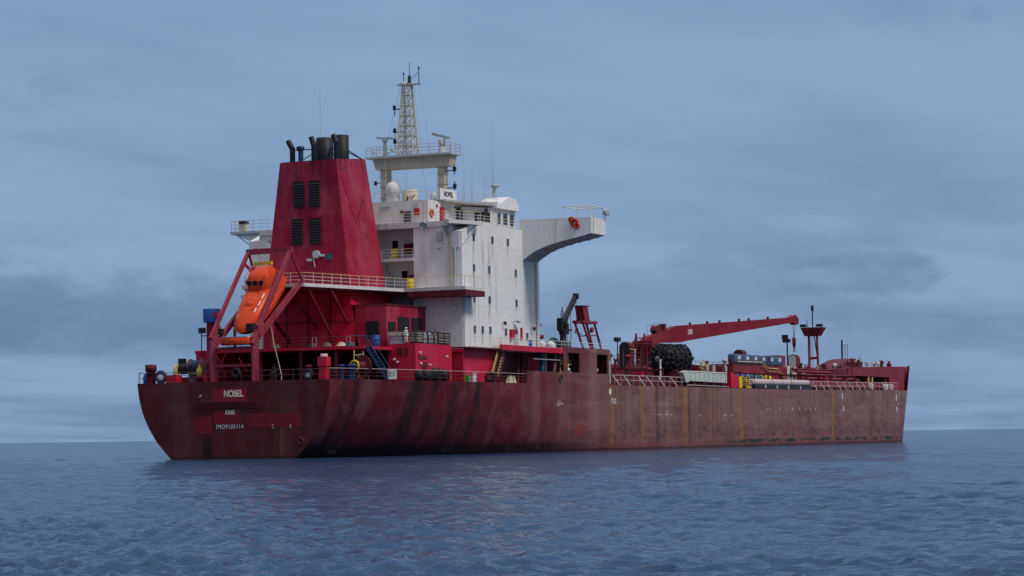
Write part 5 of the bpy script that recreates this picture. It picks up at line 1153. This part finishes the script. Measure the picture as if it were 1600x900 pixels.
railing([tuple(bp_(1.0, 16.5, .6)), tuple(bp_(3.0, 17.1, .6))], dc, step=1.0, mat='raild', h=1.5, bars=(.75, 1.5))
mb = MB()
for s in (-1.0, .6): mb.bar(bp_(s-.9, 13.0, .5), bp_(s, 17.0, .5), .2, .2); mb.bar(bp_(s, 17.0, .5), bp_(s+.1, 14.8, .5), .14, .14)
mb.path([bp_(-1, 16.3, .5), bp_(.6, 16.3, .5)], .09); mb.build('a_frame', 'cranered', dc)
mb = MB()
for x in (112.2, 113.6, 115.4):
    for y in (-3.2, -1.6): mb.box(x-.09, x+.09, y-.09, y+.09, 8.5, 15.2)
for z in (12.4, 13.8, 15.2): mb.path([(112.2, -3.2, z), (115.4, -3.2, z), (115.4, -1.6, z), (112.2, -1.6, z), (112.2, -3.2, z)], .08)
mb.build('access_frame', 'darkred', ship)
mb = MB()
for o_ in (-.25, .25): mb.tube(bp_(31.6, 19.0, o_), bp_(31.5, 17.0, o_*.4), .04, n=5)
mb.tube(bp_(31.5, 17.2), bp_(31.5, 15.9), .05); mb.build('hoist_wire', 'black', dc)
mb = MB(); p = bp_(31.5, 16.0); mb.lathe(p-Vector((0, 0, .3)), [(.08, -.7), (.25, -.2), (.3, .4), (.3, .9), (.1, 1.2)], n=12); mb.torus(p-Vector((0, 0, 1.25)), (side.x, side.y, 0), .2, .06); mb.build('hook_block', 'darkred', dc)
# stowed gangway, red box, yellow frame
gw = MB(); gw.prism([(98.3, -15.25, 9.35), (114.5, -15.25, 9.25), (114.5, -15.25, 10.5), (98.0, -15.25, 10.75)], (0, .5, 0)); gw = gw.build('gangway', 'greygreen', ship)
mb = MB()
for i in range(9): x = 99.5+i*1.8; mb.box(x-.06, x+.06, -15.31, -15.25, 9.35, 10.6)
mb.build('rib', 'grey', gw); MB().prism([(96.3, -15.3, 10.5), (97.9, -15.3, 10.8), (98.6, -15.3, 9.2), (97.4, -15.3, 9.1)], (0, .7, 0)).build('end_platform', 'greygreen', gw)
mb = MB(); mb.box(98.4, 114.5, -15.3, -14.7, 10.62, 10.75); mb.build('hand_rail', 'railw', gw)
for x in (101, 105, 109, 113): mb = MB(); mb.box(x-.2, x+.2, -15.2, -14.8, 8.6, 9.3); mb.build('bracket', 'darkred', gw)
mb = MB(); mb.path([(98, -15.32, 8.75), (115, -15.32, 8.7)], .06); mb.build('fender_bar', 'railp', gw)
MB().hexa([(116.4, -15.2), (119.8, -15.2), (119.8, -14.3), (116.4, -14.3)], 8.6, [10.9, 10.3, 10.3, 10.9]).build('deck_box', 'red', ship)
MB().box(114.9, 116.2, -14.4, -13.6, 8.6, 11.6).build('deck_box', 'darkred', ship)
mb = MB(); mb.box(120.2, 121.6, -15.15, -14.6, 8.6, 10.3); mb.box(123.4, 123.6, -15.15, -14.95, 8.6, 10.3); mb.bar((121.8, -15.2, 10.3), (124.4, -15.2, 8.75), .1, .12); mb.box(123.0, 125, -15.3, -15.1, 8.62, 8.8); mb.path([(121.6, -15.1, 9.6), (125.2, -15.1, 9.6)], .06); mb.tube((125, -15.1, 8.6), (125, -15.1, 10.2), .06); mb.build('boarding_gate', 'yellow', ship)
# long wrapped hose lying in a dark trough
o = thing('cargo_hose', 'long pale grey wrapped hose lying along the starboard rail', 'hose', (127, -14.6, 9.55)); mb = MB(); mb.lathe((0, 0, 0), [(.4, 0), (.5, .1), (.5, 27.9), (.4, 28)], (1, 0, .006), n=16); mb.build('wrapping', 'railp', o)
mb = MB()
for x in (0.4, 9, 18, 27.5): mb.torus((x, 0, x*.006), (1, 0, 0), .52, .04, n=16, k=5)
mb.build('strap', 'black', o)
tr = MB().box(127, 155.2, -15.2, -14.0, 8.65, 9.25).build('hose_trough', 'black', ship)
for x in (132, 137.5, 143, 149): MB().box(x-.25, x+.25, -15.26, -15.2, 8.7, 9.2).build('bracket', 'grey', tr)
# red deck house with blue tanks, yellow handrail, drums
MB().box(130, 156, -10.8, -4, 8.5, 12.45).build('deck_house', 'cranered', ship); MB().box(118, 130, -9.6, -5.2, 10.9, 11.9).build('deck_house', 'darkred', ship)
MB().box(156.05, 161.5, -10.6, -7, 8.6, 12.6).build('deck_house', 'whiterust', ship); MB().box(154.6, 158, -9.9, -7, 12.62, 14.3).build('deck_box', 'cranered', ship)
bt = thing('blue_tank', 'blue tank with a white label in the row on the red deck house', 'tank', (132.8, -10.2, 12.45), 0, 'blue tanks in a row on the red deck house')
loft([(-1.8, .45, -.6, .6, .45), (-1.72, .6, -.75, .78, .4), (1.72, .6, -.75, .78, .4), (1.8, .45, -.6, .6, .45)], 16).build('shell', 'tank', bt, (0, 0, .78))
MB().box(-.55, .55, -.64, -.60, .75, 1.25).build('label_plate', 'letterw', bt); MB().box(-1.5, 1.5, -.5, .5, 0, .12).build('skid', 'black', bt)
for k in range(1, 6): dup(bt, (132.8+3.9*k, -10.2, 12.45))
mb = MB(); P = [(112, -11.1, 11.95), (119, -11.1, 11.95), (131.4, -11.05, 12.8), (142.8, -11.05, 12.9), (145.9, -11.05, 12.05), (150.6, -11.05, 12.0), (154.4, -11.05, 10.7)]
mb.path(P[2:], .085); mb.path([(x, y, z-.45) for x, y, z in P[3:]], .06); mb.path(P[:2], .07); mb.path([(115.5, -11.1, 11.6), (118.8, -11.1, 10.4)], .08); mb.path([(114.6, -11.1, 11.6), (117.8, -11.1, 10.4)], .08)
mb.path([(115.5, -11.1, 12.9), (115.5, -11.1, 10.6)], .07); mb.path([(115.5, -11.1, 12.8), (118, -11.1, 11.95)], .06); mb.build('hand_rail', 'raily', ship)
for k, x in enumerate((119.5, 122.3, 125.0, 127.6)): 
    mb = MB(); mb.box(x-.18, x+.18, -10.6, -10.3, 11.0, 12.1); mb.build('vent_post', 'whiterust', ship)
for k, (x, mt, lab) in enumerate(((129.0, 'navy', 'dark drum at the aft end of the row lying before the red deck house'), (132.3, 'blue', 'blue drum lying in the row before the red deck house'), (135.6, 'teal', 'pale teal drum lying in the row before the red deck house'), (138.8, 'teal', 'dark teal drum at the forward end of the row before the red deck house'))):
    o = thing('oil_drum', lab, 'drum', (x, -11.6, 10.35), 0, 'drums lying in a row before the deck house')
    mb = MB(); mb.lathe((-1.1, 0, 0), [(.5, 0), (.55, .05), (.55, .7), (.58, .73), (.55, .76), (.55, 1.45), (.58, 1.48), (.55, 1.51), (.55, 2.15), (.5, 2.2)], (1, 0, 0), n=18); mb.build('barrel', mt, o)
    mb = MB(); mb.lathe((1.12, 0, 0), [(.56, 0), (.56, .2)], (1, 0, 0), n=18); mb.build('lid', 'letterw', o)
MB().box(127.5, 141, -12.1, -11.1, 8.6, 9.8).build('drum_stand', 'darkred', ship)
mb = MB(); mb.lathe((143.5, -11.6, 9.9), [(.4, 0), (.7, .2), (.7, .7), (.3, 1.0)], n=12); mb.build('deck_valve', 'yellow', ship)
# light mast, foremast, bow gear
mb = MB(); mb.tube((171, -6, 8.8), (171, -6, 17.2), .12); mb.box(170.6, 171.4, -6.5, -5.3, 16.9, 17.5); mb.box(170.6, 171.3, -6.1, -5.2, 17.5, 18.2); mb.build('flood_light', 'black', ship)
fm = MB(); fm.tube((198, -1.2, 9.0), (198, -1.2, 19.2), .2); fm.tube((198, -2.9, 9.0), (198, -2.7, 19.2), .2); fm.bar((198, -1.2, 15.0), (198, -2.8, 15.0), .3, .45); fm.tube((198, -2.2, 19), (198, -2.9, 13.5), .1)
ladder(fm, (198, -1.7, 9.0), (198, -1.7, 19), .4, (0, 1, 0), r=.03); fm = fm.build('foremast', 'cranered', ship)
mb = MB(); mb.hexa([(197, -3.2), (199, -3.2), (199, -.7), (197, -.7)], 18.9, 20.4, 0, [(196.6, -4.0), (199.4, -4.0), (199.4, -.1), (196.6, -.1)]); mb.build('crow_platform', 'darkred', fm)
for y in (-.55, -3.5): MB().box(196.5, 197.5, y-.5, y+.5, 20.5, 20.95).build('flood_light', 'black', fm)
mb = MB(); mb.tube((198, -1.95, 20.3), (198, -1.95, 24.3), .08)
for k in range(12): mb.tube((198, -2.12, 20.8+k*.28), (198, -1.78, 20.8+k*.28), .05, n=5)
mb.box(197.8, 198.2, -2.15, -1.75, 23.4, 24.3); mb.tube((198, -1.1, 20.4), (198, -.8, 21.9), .05); mb.build('mast_pole', 'black', fm)
mb = MB(); mb.lathe((197.2, -2.2, 20.2), [(.15, 0), (.2, .1), (.1, .5)], (-1, 0, .3)); mb.lathe((197.0, -1.4, 20.0), [(.3, 0), (.3, .2)], (-1, 0, 0)); mb.lathe((197, -3.0, 20.1), [(.25, 0), (.25, .2)], (-1, 0, 0)); mb.build('horn', 'whiterust', fm)
mb = MB(); mb.tube((208, -4.2, 9), (208, -4.2, 18.4), .16); ladder(mb, (208, -5.0, 9), (208, -5.0, 17.6), .5, (0, 1, 0), r=.035, step=.6); mb.path([(208, -4.2, 17.5), (208, -5.2, 17.5)], .05); mb.build('jackstaff', 'black', ship)
# forecastle: raised house, hooded hump, bow bulwark
fcw = MB()
fcw.hexa([(186, -12.6), (207, -13.0), (215.5, -13.5), (221, -11.8), (229, -7.0), (229, 7.0), (221, 11.8), (215.5, 13.5), (207, 13.0), (186, 12.6)], 11.5, [12.9, 13.4, 13.55, 13.65, 13.7, 13.7, 13.65, 13.55, 13.4, 12.9]); fcw.hexa([(207.5, -13.0), (215.5, -13.48), (221, -11.78), (229, -6.98), (229, 7.0), (207.5, 13.0)], 9.0, 11.5)
for x0, x1 in ((184.0, 185.9), (195.0, 196.3), (197.4, 198.4), (206, 208)): fcw.box(x0, x1, -12.5, -12.1, 9.0, 12.7)
fc = fcw.build('forecastle', 'cranered', ship)
MB().box(186, 207, -10, 10, 9.2, 11.5).build('bulkhead', 'darkred', fc)
for x in (195.6, 197.9): MB().box(x-.25, x+.25, -12.72, -12.52, 9.4, 11.8).build('ladder', 'raily', fc)
mb = MB(); mb.hexa([(176, -12.3), (184, -12.3), (184, 0), (176, 0)], 9.0, 12.2); mb.build('deck_house', 'cranered', ship)
mb = MB(); mb.hexa([(176, -12.4), (193, -12.4), (193, -6), (176, -6)], [11.7]*4, [12.3, 13.2, 13.2, 12.3]); mb.build('roof', 'darkred', fc)
mb = MB(); mb.prism([(190, -8, 12.7), (199.5, -8, 12.9), (207, -8, 13.0), (207, -8, 14.7), (203.5, -8, 14.9), (200, -8, 14.6)], (0, 4, 0)); wl_ = mb.build('windlass_cover', 'darkred', ship)
mb = MB(); mb.bar((200, -8.2, 13.2), (204, -8.2, 14.8), .14, .16); mb.lathe((205, -8.4, 13.9), [(.7, 0), (.7, .3)], (0, 1, 0), n=14); mb.tube((206.5, -8, 13), (206.5, -8, 15.6), .09); mb.build('windlass', 'grey', wl_)
for x0 in (180, 183.5, 188, 191, 194.5, 199, 203, 206): 
    mb = MB(); z = 12.3 if x0 < 186 else 13.0; mb.tube((x0, -11.4, z), (x0, -11.4, z+.9), .12); mb.lathe((x0, -11.4, z+.8), [(.3, 0), (.3, .3), (.1, .4)], n=10); mb.build('bollard', rng.choice(['darkred', 'railp', 'whiterust', 'raild']), ship)
railing([(186, -12.4, 12.8), (207, -12.4, 13.0)], fc, step=2.2, mat='raild', h=1.0, bars=(.5, 1.0))
mb = MB(); rows = []
for u in np.linspace(.33, 1, 36):
    row = []
    zt = 13.75
    for k in range(6):
        z0 = deckz(204+u*35); z = z0+(zt-z0)*k/5; row.append((bow_x(u, z), bow_hb(u), z))
    rows.append(row)
for sg in (-1, 1):
    vs = [(p[0], sg*p[1], p[2]) for r_ in rows for p in r_]; vs2 = [(p[0]-.08, sg*max(0, p[1]-.22), p[2]) for r_ in rows for p in r_]
    fs = [(i*6+k, (i+1)*6+k, (i+1)*6+k+1, i*6+k+1) for i in range(len(rows)-1) for k in range(5)]
    mb.add(vs, fs, 0, True); mb.add(vs2, fs, 1, True)
    N = len(vs); top = [vs[i*6+5] for i in range(len(rows))]+[vs2[i*6+5] for i in range(len(rows))]; n = len(rows)
    mb.add(top, [(i, i+1, n+i+1, n+i) for i in range(n-1)], 1)
mb.build('bow_bulwark', ['hull', 'red'], ship)
for x in (190.5, 199.5, 203.0): mb = MB(); mb.lathe((x, -14.5, 9.2), [(.5, 0), (.5, .9), (.3, 1.0)], n=12); mb.build('bollard', rng.choice(['railp', 'black', 'whiterust']), ship)

# ------------------------------------------------------------------ people
def facing(x, y): return math.atan2(CAM.y-y, CAM.x-x)
P1 = dict(STAND); P1.update(ell=(.16, .40, 1.46), wrl=(.20, .18, 1.60), pal=(.17, .10, 1.66), elr=(.16, -.40, 1.46), wrr=(.20, -.18, 1.60), par=(.17, -.10, 1.66))
person('person', 'person in dark clothes on the bridge balcony with both hands raised to the head', (28.6, -13.3, 26.88), facing(29, -13), P1, 'navycloth', 'navycloth', 'hair')
person('person', 'person in white overalls and helmet standing on the red tank house', (17.22, -12.15, 12.43), facing(17, -12)+.7, dict(STAND), 'whitecloth', 'whitecloth', 'helmetw')
P3 = dict(STAND); P3.update(wrl=(.22, .24, 1.0), pal=(.30, .22, 1.02), ell=(.0, .28, 1.14))
person('person', 'person in dark work clothes standing under the lifeboat at the stern rail', (3.2, -3.3, 8.27), facing(3, -3)-.3, P3, 'navycloth', 'black', 'hair')
bpy.context.view_layer.update()
